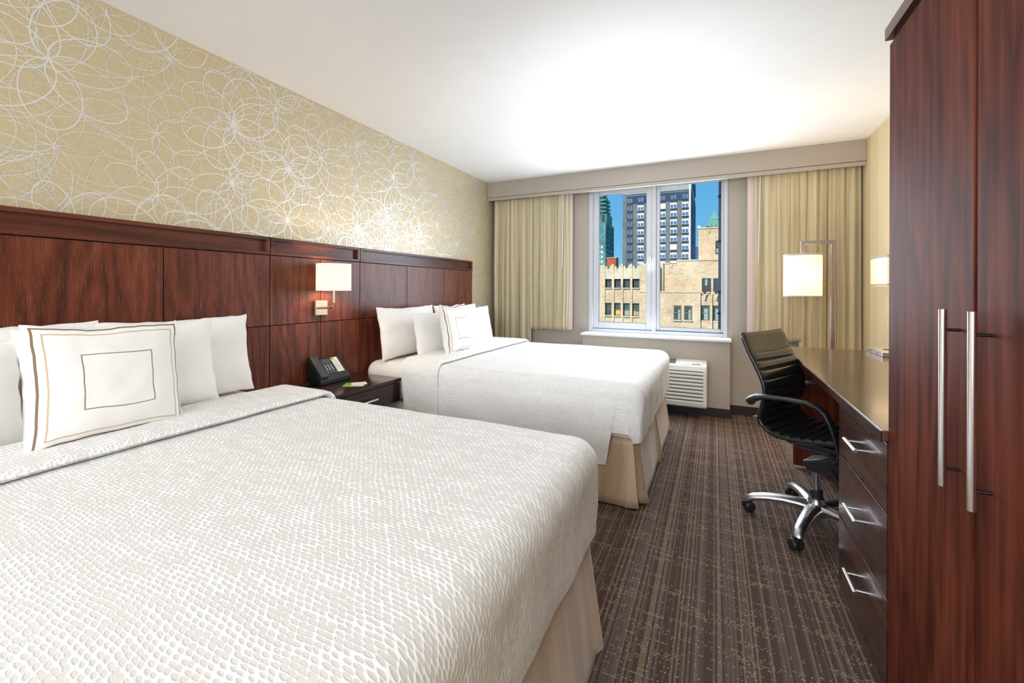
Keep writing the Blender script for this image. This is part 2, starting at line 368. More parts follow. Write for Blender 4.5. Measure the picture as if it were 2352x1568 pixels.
def struct(o, label=None): return tag(o, label, kind='structure')
def nz(x, y=0, z=0): return noise.noise(Vector((x, y, z)))

# ------------------------------------------------------------------ room shell
XL, XR, YW, YP, ZC, YB = -2.45, 1.138, 4.676, 4.481, 2.463, -3.0
struct(MB().box(XL - .2, XR + .2, YB - .2, YW + .25, -.12, 0).build('floor', 'carpet'), 'brown striped carpet with rows of small gold dashes')
struct(MB().box(XL - .2, XR + .2, YB - .2, YW + .25, ZC, ZC + .15).build('ceiling', 'ceiling'), 'smooth white ceiling')
struct(MB().box(XR, XR + .15, YB, YW, 0, ZC).build('wall_right', 'goldwall'), 'right wall in gold wallpaper with soft vertical stripes')
struct(MB().box(XL - .2, XR + .2, YB - .15, YB, 0, ZC).build('wall_back', 'greige'), 'plain wall behind the camera')
# window wall with opening
WX0, WX1, WZ0, WZ1 = -1.268, .112, .745, 2.36
w = MB()
w.box(XL - .2, WX0, YW, YW + .25, 0, ZC); w.box(WX1, XR + .2, YW, YW + .25, 0, ZC); w.box(WX0, WX1, YW, YW + .25, 0, WZ0); w.box(WX0, WX1, YW, YW + .25, WZ1, ZC)
struct(w.build('wall_window', 'greige'), 'greige wall around the window')
struct(MB().box(-1.285, .13, YP, YW, .0, .713).build('wall_pier', 'greige', bevel=.003), 'boxed-out wall under the window sill')
struct(MB().box(-1.30, .142, YP - .028, YW + .03, .713, .736).build('trim_1', 'sill', bevel=.004), 'white window sill ledge')
# baseboards
struct(MB().box(.13, XR, YW - .012, YW, 0, .085).build('baseboard_right', 'baseboard', bevel=.002), 'dark baseboard right of the boxed-out wall')
struct(MB().box(-1.297, .142, YP - .012, YP, 0, .085).box(.13, .142, YP, YW - .012, 0, .085).build('baseboard_pier', 'baseboard', bevel=.002), 'dark baseboard along the boxed-out wall')
struct(MB().box(XL, -1.297, YW - .012, YW, 0, .085).build('baseboard_left', 'baseboard', bevel=.002), 'dark baseboard left of the boxed-out wall')
# left wall: wallpaper with printed silver loops (ribbons in the wall's own mesh)
def left_wall():
    w = MB(); w.box(XL - .15, XL, YB, YW, 0, ZC, 0)
    rnd = random.Random(11)
    ymin, ymax, zmin, zmax = .1, YW, 1.44, ZC
    cnt = [0]
    def ribbon(cy, cz, ry, rz_, ang, wd, a0=0, a1=2 * PI):
        cnt[0] += 1
        n = max(20, int(46 * (ry + rz_) / .4)); n = min(n, 64)
        off = XL + .0004 + cnt[0] * 1.6e-6
        ca, sa = math.cos(ang), math.sin(ang); prev = None
        for i in range(n + 1):
            a = a0 + (a1 - a0) * i / n
            c_, s_ = math.cos(a), math.sin(a)
            def pt(rr):
                y = (ry + rr) * c_; z = (rz_ + rr) * s_
                return (cy + y * ca - z * sa, cz + y * sa + z * ca)
            ww = wd * (.55 + .45 * abs(math.sin(a * .5 + ang)))
            p, q = pt(-ww), pt(ww)
            if prev:
                pts = (prev[0], p, q, prev[1])
                if all(ymin < t[0] < ymax - .001 and (zmin if t[0] < 4.06 else .02) < t[1] < zmax - .001 for t in pts):
                    w.add([(off, t[0], t[1]) for t in pts], [(0, 1, 2, 3)], 1)
            prev = (p, q)
    hubs = []
    y = .15; col = 0
    while y < YW + .2:
        for k in range(-1 if y < 3.95 else -5, 4):
            hubs.append((y + rnd.uniform(-.05, .05), 1.47 + .33 * k + (.165 if col % 2 else 0) + rnd.uniform(-.04, .04)))
        y += .33; col += 1
    for (hy, hz) in hubs:
        n = rnd.randint(6, 8); ph = rnd.uniform(0, PI); r1 = rnd.uniform(.10, .17); e1 = rnd.uniform(.55, .8); wd = rnd.choice((.0016, .0022, .0030))
        for k in range(n):                      # even petals passing through the hub
            a = ph + 2 * PI * k / n + rnd.uniform(-.05, .05); r = r1 * rnd.uniform(.95, 1.05)
            ribbon(hy + r * math.cos(a), hz + r * math.sin(a), r, r * e1, a, wd)
        if rnd.random() < .6:                   # small flower set beside the hub
            fy, fz, r2 = hy + rnd.uniform(-.17, .17), hz + rnd.uniform(-.17, .17), rnd.uniform(.03, .05)
            for k in range(6):
                a = ph + PI * k / 3; ribbon(fy + r2 * math.cos(a), fz + r2 * math.sin(a), r2, r2 * .8, a, .0011)
            ribbon(fy, fz, r2 * 2.1, r2 * 2.0, 0, .0016); ribbon(fy, fz, r2 * 2.7, r2 * 2.4, 1, .0012)
        for k in range(3):                      # long loops swinging out of the hub
            r = rnd.uniform(.18, .32); a = rnd.uniform(0, 2 * PI)
            ribbon(hy + r * math.cos(a), hz + r * math.sin(a), r, r * rnd.uniform(.3, .55), a, rnd.choice((.0009, .0013, .0018)))
        for k in range(2):
            r = rnd.uniform(.10, .30)
            ribbon(hy + rnd.uniform(-.16, .16), hz + rnd.uniform(-.16, .16), r, r * rnd.uniform(.5, 1), rnd.uniform(0, 3), rnd.choice((.0008, .0011)))
    o = w.build('wall_left', ['wallpaper', 'silver'], recalc=False)
    return struct(o, 'left wall in gold wallpaper covered with looping silver lines')
left_wall()

# ------------------------------------------------------------------ window
win = struct(thing('window_1', None, None, (0, YW, 0)), 'white framed window with an opening left sash and a fixed right pane')
f = MB()
def frame_rect(mb, x0, x1, z0, z1, t, y0, y1, mi=0):
    tl, tr, tb, tt = t if isinstance(t, tuple) else (t,) * 4
    mb.box(x0, x0 + tl, y0, y1, z0, z1, mi); mb.box(x1 - tr, x1, y0, y1, z0, z1, mi)
    mb.box(x0 + tl, x1 - tr, y0, y1, z0, z0 + tb, mi); mb.box(x0 + tl, x1 - tr, y0, y1, z1 - tt, z1, mi)
frame_rect(f, WX0, WX1, WZ0 - .01, WZ1, (.045, .035, .035, .06), YW - .012, YW + .10)
f.box(-.60, -.555, YW - .004, YW + .10, WZ0 + .02, WZ1 - .05)
f.build('window_frame', 'white_frame', win, bevel=.004)
s = MB(); frame_rect(s, -1.223, -.600, .775, 2.305, (.062, .055, .070, .062), YW + .004, YW + .06)
sash = s.build('window_sash', 'white_frame', win, bevel=.006, seg=3)
sx = MB(); frame_rect(sx, -.555, .077, .775, 2.32, (.034, .022, .036, .038), YW + .018, YW + .07)
sash2 = sx.build('window_sash', 'white_frame', win, bevel=.006, seg=3)
MB().box(-1.165, -.652, YW + .03, YW + .036, .84, 2.246).build('glass_pane', 'glass', sash)
MB().box(-.525, .058, YW + .04, YW + .046, .808, 2.285).build('glass_pane', 'glass', sash2)
h = MB(); hx = -.615
h.box(hx - .014, hx + .014, YW - .008, YW + .006, 1.48, 1.56); h.lathe([(.009, 0), (.009, .028)], (hx, YW - .034, 1.535), 14, axis=1)
h.tube([(hx, YW - .034, 1.535), (hx + .004, YW - .038, 1.50), (hx + .004, YW - .036, 1.40)], [.010, .009, .007], 10)
tag(h.build('window_handle', 'white_frame', sash, smooth=False, bevel=.002), 'white lever handle on the left sash')

# valance
v = thing('valance', 'long greige fabric valance box spanning the wall above the window', 'valance', (0, YP, 2.3))
vb = MB(); vb.box(XL + .002, XR - .002, YP, YP + .018, 2.283, ZC - .001); vb.box(XL + .002, XR - .002, YP + .018, YW - .002, ZC - .02, ZC - .001)
vb.build('front_board', 'valance', v, bevel=.002)
vs = MB().box(XL + .002, XR - .002, YP - .007, YP + .018, 2.245, 2.277).build('bottom_rail', 'valance', v, bevel=.002)
MB().box(XL + .002, XR - .002, YP + .003, YP + .016, 2.277, 2.283).build('groove', 'valance_dark', v)

# curtains
def drape(name, parent, x0, x1, z0, z1, y, folds, amp, seed, mat='curtain', spread=0.0):
    nxs = folds * 14; nzs = 36; P, Uv_ = [], []
    for i in range(nxs + 1):
        u = i / nxs; col, cu = [], []
        for j in range(nzs + 1):
            t = j / nzs; z = z1 + (z0 - z1) * t
            ph = (u + .055 * nz(u * 6, seed, t * .35)) * folds * 2 * PI + 2.0 * nz(u * 9, t * .5, seed) + seed
            a = amp * (.8 + .2 * t) * (.75 + .9 * nz(u * folds * .9, seed, t * .4))
            yy = y + a * math.sin(ph) + .45 * a * math.sin(2.3 * ph + seed + 1.5 * t) + .006 * nz(u * 20, t * 3, seed)
            xx = x0 + (x1 - x0) * u + .012 * math.cos(ph) * (1 if 0 < i < nxs else 0) + spread * t * (u - .5) + .02 * nz(u * 3, t * 1.5, seed + 4) * t
            col.append(Vector((xx, yy, z + (.004 * math.sin(ph) if j == nzs else 0)))); cu.append((u * (x1 - x0) * 1.8 + seed, t))
        P.append(col); Uv_.append(cu)
    mb = MB().grid(P, uvs=Uv_)
    return mb.build(name, mat, parent, smooth=True, recalc=False, solid=.002)
cl = thing('curtain', 'beige pleated curtain bunched in the left corner beside the wallpaper', 'curtain', (-1.93, 4.58, 2.25), group='beige window curtains')
drape('long_panel', cl, -2.40, -1.93, .04, 2.36, 4.575, 7, .022, 1.7)
drape('short_panel', cl, -1.93, -1.47, .745, 2.36, 4.57, 6, .020, 5.1)
MB().box(-1.50, -1.435, 4.60, 4.604, .75, 2.36).build('lining', 'lining', cl)
MB().tube([(-1.525, 4.535, 2.30), (-1.535, 4.53, 1.45)], .005, 8).build('wand', 'white_frame', cl, smooth=True)
cr = thing('curtain', 'beige pleated curtain bunched in the right corner behind the floor lamp', 'curtain', (.7, 4.58, 2.25), group='beige window curtains')
drape('short_panel', cr, .34, .69, .735, 2.36, 4.57, 5, .020, 9.2)
drape('long_panel', cr, .69, 1.125, .04, 2.36, 4.575, 6, .024, 3.3)
MB().box(.275, .345, 4.60, 4.604, .75, 2.36).build('lining', 'lining', cr)
MB().tube([(.375, 4.53, 2.30), (.362, 4.525, 1.45)], .005, 8).build('wand', 'white_frame', cr, smooth=True)

# ------------------------------------------------------------------ headboards
HX = -2.40
def headboard(name, label, seams, rail=True, split=(.975,), group='mahogany headboard sections'):
    y0, y1 = seams[0], seams[-1]; g = .0025
    t = thing(name, label, 'headboard', (HX, (y0 + y1) / 2, 0), 0, group)
    MB().box(XL + .001, HX - .012, y0 + g, y1 - g, .0, 1.399).build('backing_board', 'gap', t)
    for a, b_ in zip(seams[:-1], seams[1:]):
        zs = [.02] + list(split) + [1.398]
        for z0, z1 in zip(zs[:-1], zs[1:]):
            MB().box(HX - .014, HX, a + g, b_ - g, z0 + g, z1 - g).build('panel', 'wood_v', t, bevel=.0012)
    r = MB(); ry0, ry1 = y0 + g, y1 - g
    frame_r = [(ry0, ry0 + .022, 1.40, 1.505), (ry1 - .022, ry1, 1.40, 1.505), (ry0 + .022, ry1 - .022, 1.40, 1.418), (ry0 + .022, ry1 - .022, 1.486, 1.505)]
    for a, b_, z0, z1 in frame_r: r.box(HX - .04, HX + .004, a, b_, z0, z1)
    r.box(XL + .001, HX - .020, ry0 + .001, ry1 - .001, 1.401, 1.503)
    r.build('top_rail', 'wood_rail', t, bevel=.001)
    return t
headboard('headboard', 'dark mahogany panelled headboard behind the nearer bed', [.05, .597, 1.144, 1.689])
headboard('headboard', 'narrow mahogany wall panel behind the nightstand carrying the lamp', [1.689, 2.055, 2.406])
headboard('headboard', 'dark mahogany panelled headboard behind the bed near the window', [2.406, 2.948, 3.506, 4.047])

# ------------------------------------------------------------------ beds
ZT = .672
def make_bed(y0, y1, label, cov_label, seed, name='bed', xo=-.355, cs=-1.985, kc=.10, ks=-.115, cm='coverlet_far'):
    t = thing(name, label, 'bed', ((-2.38 - .38) / 2, (y0 + y1) / 2, 0), 0, 'hotel beds')
    mb = MB().box(-2.385, -.41, y0 + .03, y1 - .03, .13, .385); mb.build('box_spring', 'sheet', t, bevel=.02, seg=3)
    lg = [(-2.3, y0 + .12), (-2.3, y1 - .12), (-.52, y0 + .12), (-.52, y1 - .12)]
    for (a, b_) in lg: MB().lathe([(.025, 0), (.03, .13)], (a, b_, 0), 14).build('leg', 'rubber', t)
    mm = MB().box(-2.385, -.40, y0 + .015, y1 - .015, .388, ZT - .012)
    mt = mm.build('mattress', 'sheet', t, bevel=.085, seg=8, smooth=True)
    # coverlet mapping
    RF, RS = .078, .05
    XI, YI0, YI1 = xo - RF, y0 - .005 + RS, y1 + .005 - RS
    def cmap(s, u, off):
        """cloth coordinates -> world.  s along bed, u across"""
        cx = min(s, XI); cy = min(max(u, YI0), YI1)
        ox, oy = s - cx, u - cy; l = math.hypot(ox, oy)
        # gentle crown and undulation
        und = .0035 * nz(s * 3.1, u * 3.3, seed) + .002 * nz(s * 9, u * 8, seed + 3)
        if l < 1e-6: return Vector((cx, cy, ZT + off + und))
        n = Vector((ox / l, oy / l, 0)); rr = RS + (RF - RS) * n.x * n.x
        if l < rr * PI / 2:
            a = l / rr
            return Vector((cx, cy, 0)) + n * (rr + off) * math.sin(a) + Vector((0, 0, ZT - rr + (rr + off) * math.cos(a) + und))
        d = l - rr * PI / 2
        und = 0
        wav = .010 * nz(s * 5, u * 5, seed + 9) * min(1, d / .1) + .004 * nz(s * 16, u * 16, seed)
        return Vector((cx, cy, 0)) + n * (rr + off + wav - .03 * d) + Vector((0, 0, ZT - rr - d))
    def shell(mb, s0, s1, u0, u1, o1, o2, step=.022, limit=None, edge_round=False, k0=0.0, k1=0.0, uramp=False):
        ns = max(3, int((s1 - s0) / step)); nu = max(3, int((u1 - u0) / step))
        A, B_, UV = [], [], []
        for i in range(ns + 1):
            s_ = s0 + (s1 - s0) * i / ns; ra, rb, ruv = [], [], []
            for j in range(nu + 1):
                u_ = u0 + (u1 - u0) * j / nu
                over = max(0, YI0 - u_, u_ - YI1); ee0, ee1 = s0 + k0 * over + ks * (min(max(u_, YI0), YI1) - YI0), s1 + k1 * over
                ss, uu = ee0 + (ee1 - ee0) * i / ns, u_
                if limit:
                    cx = min(ss, XI); cy = min(max(uu, YI0), YI1); l = math.hypot(ss - cx, uu - cy)
                    if l > limit: ss = cx + (ss - cx) * limit / l; uu = cy + (uu - cy) * limit / l
                fa = 1.0
                if edge_round:
                    e = min(1, (ns - i) / 1.5); fa = math.sqrt(max(0, 1 - (1 - e) ** 2)) if e < 1 else 1
                oa, ob = o1, o2
                if uramp:
                    f = min(1, max(0, (over - .035) / .14)); oa, ob = .0085 + (o1 - .0085) * f, -.002 + (o2 + .002) * f
                mid = (oa + ob) / 2
                ra.append(cmap(ss, uu, mid + (oa - mid) * fa)); rb.append(cmap(ss, uu, mid + (ob - mid) * fa)); ruv.append((ss, u_))
            A.append(ra); B_.append(rb); UV.append(ruv)
        mb.grid(A, uvs=UV); mb.grid(B_, uvs=UV)
        # close the border
        def strip(e1, e2, us): mb.grid([e1, e2], uvs=[us, us])
        strip(A[0], B_[0], UV[0]); strip(A[-1], B_[-1], UV[-1])
        strip([x[0] for x in A], [x[0] for x in B_], [x[0] for x in UV]); strip([x[-1] for x in A], [x[-1] for x in B_], [x[-1] for x in UV])
    foot = RF * PI / 2 + (ZT - RF - .365); side = RS * PI / 2 + (ZT - RS - .215)
    mb = MB()
    lim = foot
    shell(mb, cs + .02, XI + foot, YI0 - .30, YI1 + .30, .008, .001, limit=lim, k0=kc)
    # side flaps hanging outside
    for sg in (0, 1):
        ua, ub = (YI0 - side, YI0 - .035) if sg == 0 else (YI1 + .035, YI1 + side)
        shell(mb, cs + .03, -.465, ua, ub, .020, .006, edge_round=True, k0=kc, k1=-.18, uramp=True)
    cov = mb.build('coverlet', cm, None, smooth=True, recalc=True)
    tag(cov, cov_label, 'bedspread', 'white bedspreads')
    cf = MB()
    shell(cf, cs, -1.675, YI0 - side - .01, YI1 + side + .01, .040, .014, edge_round=True, step=.016, k0=kc, k1=-.02)
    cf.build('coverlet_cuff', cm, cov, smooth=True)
    # skirt
    sk = MB(); P = []
    path = []
    def addseg(p, q, nx, ny, n): 
        for i in range(n):
            k = i / n; path.append((p[0] + (q[0] - p[0]) * k, p[1] + (q[1] - p[1]) * k, nx, ny, k))
    xf = -.395
    addseg((-2.0, y0 + .025), (xf - .02, y0 + .025), 0, -1, 70)
    addseg((xf - .02, y0 + .025), (xf, y0 + .045), .7, -.7, 4)
    addseg((xf, y0 + .045), (xf, y1 - .045), 1, 0, 90)
    addseg((xf, y1 - .045), (xf - .02, y1 - .025), .7, .7, 4)
    addseg((xf - .02, y1 - .025), (-2.0, y1 - .025), 0, 1, 70)
    ln = 0; prev = None; pleats = []
    tot = []
    for p in path:
        if prev: ln += math.hypot(p[0] - prev[0], p[1] - prev[1])
        tot.append(ln); prev = p
    corner1 = tot[71]; mid_ = (tot[74] + tot[163]) / 2; corner2 = tot[166]
    pl = [corner1 + .02, corner1 - .85, mid_, corner2 - .02, corner2 + .85]
    for p, l_ in zip(path, tot):
        col = []
        for j in range(9):
            tt = j / 8; z = .375 + (.012 - .375) * tt
            notch = sum(-.045 * math.exp(-((l_ - c) / .013) ** 2) + .016 * math.exp(-((abs(l_ - c) - .035) / .022) ** 2) for c in pl)
            o = notch * (.35 + .65 * tt) + .05 * tt + .012 * nz(l_ * 3, tt, seed) * tt + .0025 * nz(l_ * 12, tt * 2, seed)
            col.append(Vector((p[0] + p[2] * o, p[1] + p[3] * o, z + .006 * nz(l_ * 6, 3, seed) * tt)))
        P.append(col)
    sk.grid(P)
    sk.build('bed_skirt', 'skirt', t, smooth=True, recalc=False, solid=.0015)
    return t
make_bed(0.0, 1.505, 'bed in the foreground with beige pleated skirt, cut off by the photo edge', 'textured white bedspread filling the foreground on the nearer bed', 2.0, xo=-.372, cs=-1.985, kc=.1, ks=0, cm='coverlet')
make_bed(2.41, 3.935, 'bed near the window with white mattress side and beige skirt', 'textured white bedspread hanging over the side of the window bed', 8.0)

# ------------------------------------------------------------------ pillows
def cushion_material(name):
    m, nt, b = newmat(name)
    tc = N(nt, 'ShaderNodeTexCoord'); sx = N(nt, 'ShaderNodeSeparateXYZ'); L(nt, tc.outputs['UV'], sx.inputs[0])
    ax = math_(nt, 'ABSOLUTE', sx.outputs[0]); ay = math_(nt, 'ABSOLUTE', sx.outputs[1])
    d = math_(nt, 'MAXIMUM', ax, ay)
    def band(c, w): return math_(nt, 'LESS_THAN', math_(nt, 'ABSOLUTE', math_(nt, 'SUBTRACT', d, c)), w)
    front = math_(nt, 'GREATER_THAN', sx.outputs[2], -1)
    wh = (.86, .84, .82, 1)
    c = mixc(nt, band(.465, .009), wh, s2l((150, 130, 106)))
    c = mixc(nt, band(.84, .010), c, s2l((196, 178, 146)))
    c = mixc(nt, band(.935, .013), c, s2l((126, 104, 82)))
    L(nt, c, b.inputs['Base Color']); b.inputs['Roughness'].default_value = .85
    hgt = math_(nt, 'ADD', band(.60, .010), math_(nt, 'ADD', band(.465, .009), band(.935, .012)))
    wv = N(nt, 'ShaderNodeTexNoise', i_Scale=500.0); L(nt, tc.outputs['Object'], wv.inputs['Vector'])
    hh = math_(nt, 'ADD', hgt, math_(nt, 'MULTIPLY', wv.outputs[0], .15))
    bp = N(nt, 'ShaderNodeBump', i_Strength=.8, i_Distance=.002); L(nt, hh, bp.inputs['Height']); L(nt, bp.outputs[0], b.inputs['Normal'])
    return m
M['cushion'] = cushion_material('bordered_cushion_cover')
def pillow(name, label, cat, yc, w, h, t, xb, zb, lean, rz=0, seed=0, deco=False, group=None, roll=0):
    """standing pillow: local X = thickness, Y = width, Z = height; rests its bottom edge at (xb, yc, zb)"""
    root = thing(name, label, cat, (xb, yc, zb), rz, 'bordered cushions' if deco else 'white bed pillows')
    n = 30; A, B_, UV = [], [], []
    R_ = Matrix.Rotation(-lean, 4, 'Y') @ Matrix.Rotation(roll, 4, 'X')
    for i in range(n + 1):
        ra, rb, ru = [], [], []
        for j in range(n + 1):
            # denser sampling at the edges
            u = math.sin((i / n - .5) * PI); v = math.sin((j / n - .5) * PI)
            prof = (max(0, 1 - abs(u) ** 2.6) * max(0, 1 - abs(v) ** 2.6)) ** .55
            th = t / 2 * prof
            fl = .95 if deco else 1
            yy = w / 2 * u * (1 - .06 * (1 - v * v)) ; zz = h / 2 + h / 2 * v * (1 - .075 * (1 - u * u))
            sag = .012 * (1 - u * u) * nz(u * 1.5 + seed, v, seed)
            wr = .006 * nz(u * 4 + seed, v * 4, seed) + .004 * nz(u * 9, v * 9 + seed, seed)
            edge = 1 - prof
            ex = .010 * nz(u * 3, v * 3, seed + 7) * edge
            yy += .006 * nz(v * 4, seed, u) * edge; zz += .006 * nz(u * 5, seed + 2, v) * edge
            belly = 0
            if v < 0: belly = .25 * t / 2 * (-v) * prof        # weight settles low
            ra.append(R_ @ Vector((th + belly + wr * prof + ex + .002, yy, zz + sag)))
            rb.append(R_ @ Vector((-th - .5 * belly + wr * prof + ex - .002, yy, zz + sag)))
            ru.append((u, v))
        A.append(ra); B_.append(rb); UV.append(ru)
    mb = MB(); mb.grid(A, uvs=UV); mb.grid(B_, uvs=[[(0, 0)] * (n + 1)] * (n + 1))
    def strip(e1, e2): mb.grid([e1, e2], uvs=[[(1, 1)] * len(e1)] * 2)
    strip(A[0], B_[0]); strip(A[-1], B_[-1]); strip([x[0] for x in A], [x[0] for x in B_]); strip([x[-1] for x in A], [x[-1] for x in B_])
    mb.build('cover', 'cushion' if deco else 'linen', root, smooth=True, world=False)
    return root
zb = ZT - .006
pillow('pillow', 'white pillow against the headboard of the nearer bed, closest to the nightstand', 'pillow', 1.135, .68, .40, .15, -2.22, zb, .17, seed=1)
pillow('pillow', 'white pillow on the nearer bed whose top edge peeks out above the bordered cushion', 'pillow', .51, .70, .405, .13, -2.225, zb, .16, seed=2)
pillow('pillow', 'white pillow on the nearer bed just right of and behind its bordered cushion', 'pillow', .885, .63, .40, .15, -2.045, zb, .18, seed=3)
pillow('pillow', 'white pillow at the left edge of the photo beside the bordered cushion', 'pillow', .285, .64, .37, .15, -2.055, zb, .20, seed=4)
pillow('decorative_cushion', 'large white square cushion with brown border lines on the nearer bed', 'cushion', 0.742, .43, .40, .14, -1.865, ZT + .012, .17, rz=.03, seed=5, deco=True, roll=-.03)
pillow('pillow', 'white pillow against the headboard of the window bed, above the nightstand', 'pillow', 2.79, .70, .40, .14, -2.21, zb, .16, seed=6)
pillow('pillow', 'white pillow against the headboard of the window bed, nearest the curtain', 'pillow', 3.52, .73, .39, .14, -2.21, zb, .16, seed=7)
pillow('pillow', 'small white pillow left of the bordered cushion on the window bed', 'pillow', 2.93, .60, .355, .13, -2.03, zb, .18, seed=8)
pillow('pillow', 'white pillow mostly hidden behind the bordered cushion of the window bed', 'pillow', 3.53, .60, .375, .13, -2.03, zb, .17, seed=9)
pillow('decorative_cushion', 'white square cushion with thin brown border lines on the window bed', 'cushion', 2.92, .43, .40, .13, -1.845, ZT + .012, .17, rz=.10, seed=10, deco=True)

# ------------------------------------------------------------------ nightstand, phone, notes
ns = thing('nightstand', 'dark brown one-drawer nightstand fixed between the two beds', 'nightstand', (-2.2, 2.05, .41))
MB().box(HX + .001, -2.003, 1.694, 2.400, .548, .572).build('top', 'wood_night', ns, bevel=.002)
b_ = MB(); b_.box(HX + .001, -2.03, 1.70, 2.396, .41, .43); b_.box(HX + .001, -2.03, 1.70, 1.72, .43, .546); b_.box(HX + .001, -2.03, 2.376, 2.396, .43, .546); b_.box(HX + .001, HX + .02, 1.72, 2.376, .43, .546)
b_.build('body', 'wood_night', ns, bevel=.001)
dr = MB().box(-2.028, -2.008, 1.702, 2.394, .412, .543).build('drawer', 'wood_night', ns, bevel=.0015)
MB().tube([(-1.978, 1.955, .48), (-1.978, 2.145, .48)], .006, 12).tube([(-2.008, 1.98, .48), (-1.978, 1.98, .48)], .004, 8).tube([(-2.008, 2.12, .48), (-1.978, 2.12, .48)], .004, 8).build('handle', 'steel', dr, smooth=True)

ph = thing('telephone', 'black desk telephone with printed white card on the nightstand', 'telephone', (-2.334, 2.074, .572), 0); ph.scale = (.70, 1.06, 1.15)
# local: X toward user, Y across (left..right as seen), wedge rising to the back
def wedge(mb, x0, x1, y0, y1, za, zb_, th, mi=0):
    mb.prism([(x0, zb_ - th), (x1, za - th if za - th > 0 else 0), (x1, za), (x0, zb_)], y0, y1, 1, mi)
def ptop(x): return .030 + (.088 - x) / .176 * .105
p = MB(); p.prism([(-.088, .0), (.082, .0), (.090, .012), (.088, .030), (-.078, .137), (-.088, .130)], -.118, .118, 1)
p.build('body', 'phone', ph, bevel=.004, world=False)
slope = math.atan2(.107, .166)
MT = Matrix.Translation((0.0, 0, .0835)) @ Matrix.Rotation(slope, 4, 'Y')
hs = MB(); hs.box(-.100, .098, -.116, -.058, .004, .028, M_=MT)
hs.build('handset', 'handset', ph, bevel=.009, seg=3, world=False)
MB().box(-.080, -.040, -.040, .030, .001, .004, M_=MT).build('display', 'lcd', ph, world=False)
cd = MB().box(-.088, .052, .040, .092, .001, .0035, M_=MT).build('speed_dial_card', 'paper', ph, world=False)
MB().box(-.088, -.077, .040, .062, .0036, .0042, M_=MT).build('green_stripe', 'green', cd, world=False)
MB().lathe([(.009, .0043), (.009, .0048)], (-.072, .053, 0), 16, M_=MT).build('orange_dot', 'orange', cd, world=False)
kl = MB()
for i in range(9): kl.box(-.055 + i * .011, -.0535 + i * .011, .046, .080 + .006 * ((i * 7) % 3 - 1), .0036, .0039, M_=MT)
kl.build('printed_lines', 'ac_dark', cd, world=False)
for i in range(4):
    for j in range(3):
        MB().box(-.026 + i * .015, -.020 + i * .015, -.034 + j * .022, -.024 + j * .022, .001, .0045, M_=MT).build('key', 'keys', ph, world=False)
for j in range(4):
    MB().box(.040, .043, -.040 + j * .022, -.028 + j * .022, .001, .003, M_=MT).build('function_key', 'keys', ph, world=False)
for j in range(8):
    MB().box(.076, .080, -.040 + j * .020, -.028 + j * .020, .001, .0025, M_=MT).build('function_key', 'handset', ph, world=False)
cord = [(-2.31 - .02 * math.sin(k * .5), 1.90 - .012 * k + .0, .578 + .004 * math.sin(k)) for k in range(10)]
pc = [Vector((-.05 + .03 * math.cos(a), -.15 + .035 * math.sin(a), .006 + .004 * k / 12)) for k, a in enumerate([i * .6 for i in range(24)])]
MB().tube(pc, .0035, 8).build('cord', 'rubber', ph, smooth=True, world=False)

nt_ = thing('notepad', 'white notepad with bright green corner lying in front of the telephone', 'notepad', (-2.125, 2.088, .572), math.radians(30)); nt_.scale = (1.3, 1.3, 1)
MB().box(-.05, .05, -.035, .035, .0005, .003).build('sheet', 'paper', nt_, world=False)
MB().box(-.05, -.012, -.035, .035, .0031, .0036).build('green_header', 'green', nt_, world=False)
MB().box(-.015, .058, -.026, .036, .0037, .0055, M_=Matrix.Rotation(.35, 4, 'Z')).build('top_sheet', 'paper', nt_, world=False)

# ------------------------------------------------------------------ bedside sconce
sc = thing('wall_sconce', 'brass sconce with woven white drum shade between the beds', 'wall lamp', (HX, 2.042, 1.07))
MB().box(HX + .001, HX + .022, 1.994, 2.092, 1.022, 1.120).build('wall_plate', 'nickel', sc, bevel=.002)
arm = [(HX + .022, 2.01, 1.072), (HX + .05, 2.018, 1.072), (HX + .10, 2.036, 1.074), (HX + .122, 2.042, 1.084), (HX + .13, 2.045, 1.105), (HX + .131, 2.045, 1.20), (HX + .131, 2.045, 1.26)]
MB().tube([(HX + .02, 2.0, 1.072)] + arm, .0075, 12).build('arm', 'nickel', sc, smooth=True)
def drum(name, parent, c, r, z0, z1, mat, n=64, ry=None):
    mb = MB(); ry = ry or r
    for rr in (1.0,):
        A = []; U = []
        for k in range(n + 1):
            a = 2 * PI * k / n; A.append([Vector((c[0] + r * rr * math.cos(a), c[1] + ry * rr * math.sin(a), z0)), Vector((c[0] + r * rr * math.cos(a), c[1] + ry * rr * math.sin(a), z1))]); U.append([(k / n, 0), (k / n, 1)])
        mb.grid(A, uvs=U)
    return mb.build(name, mat, parent, smooth=True, recalc=False)
sh = drum('lamp_shade', sc, (HX + .131, 2.045), .108, 1.186, 1.362, 'shade_sconce')
MB().lathe([(.012, 0), (.014, .04)], (HX + .131, 2.045, 1.19), 16).build('bulb_socket', 'paper', sc, smooth=True)

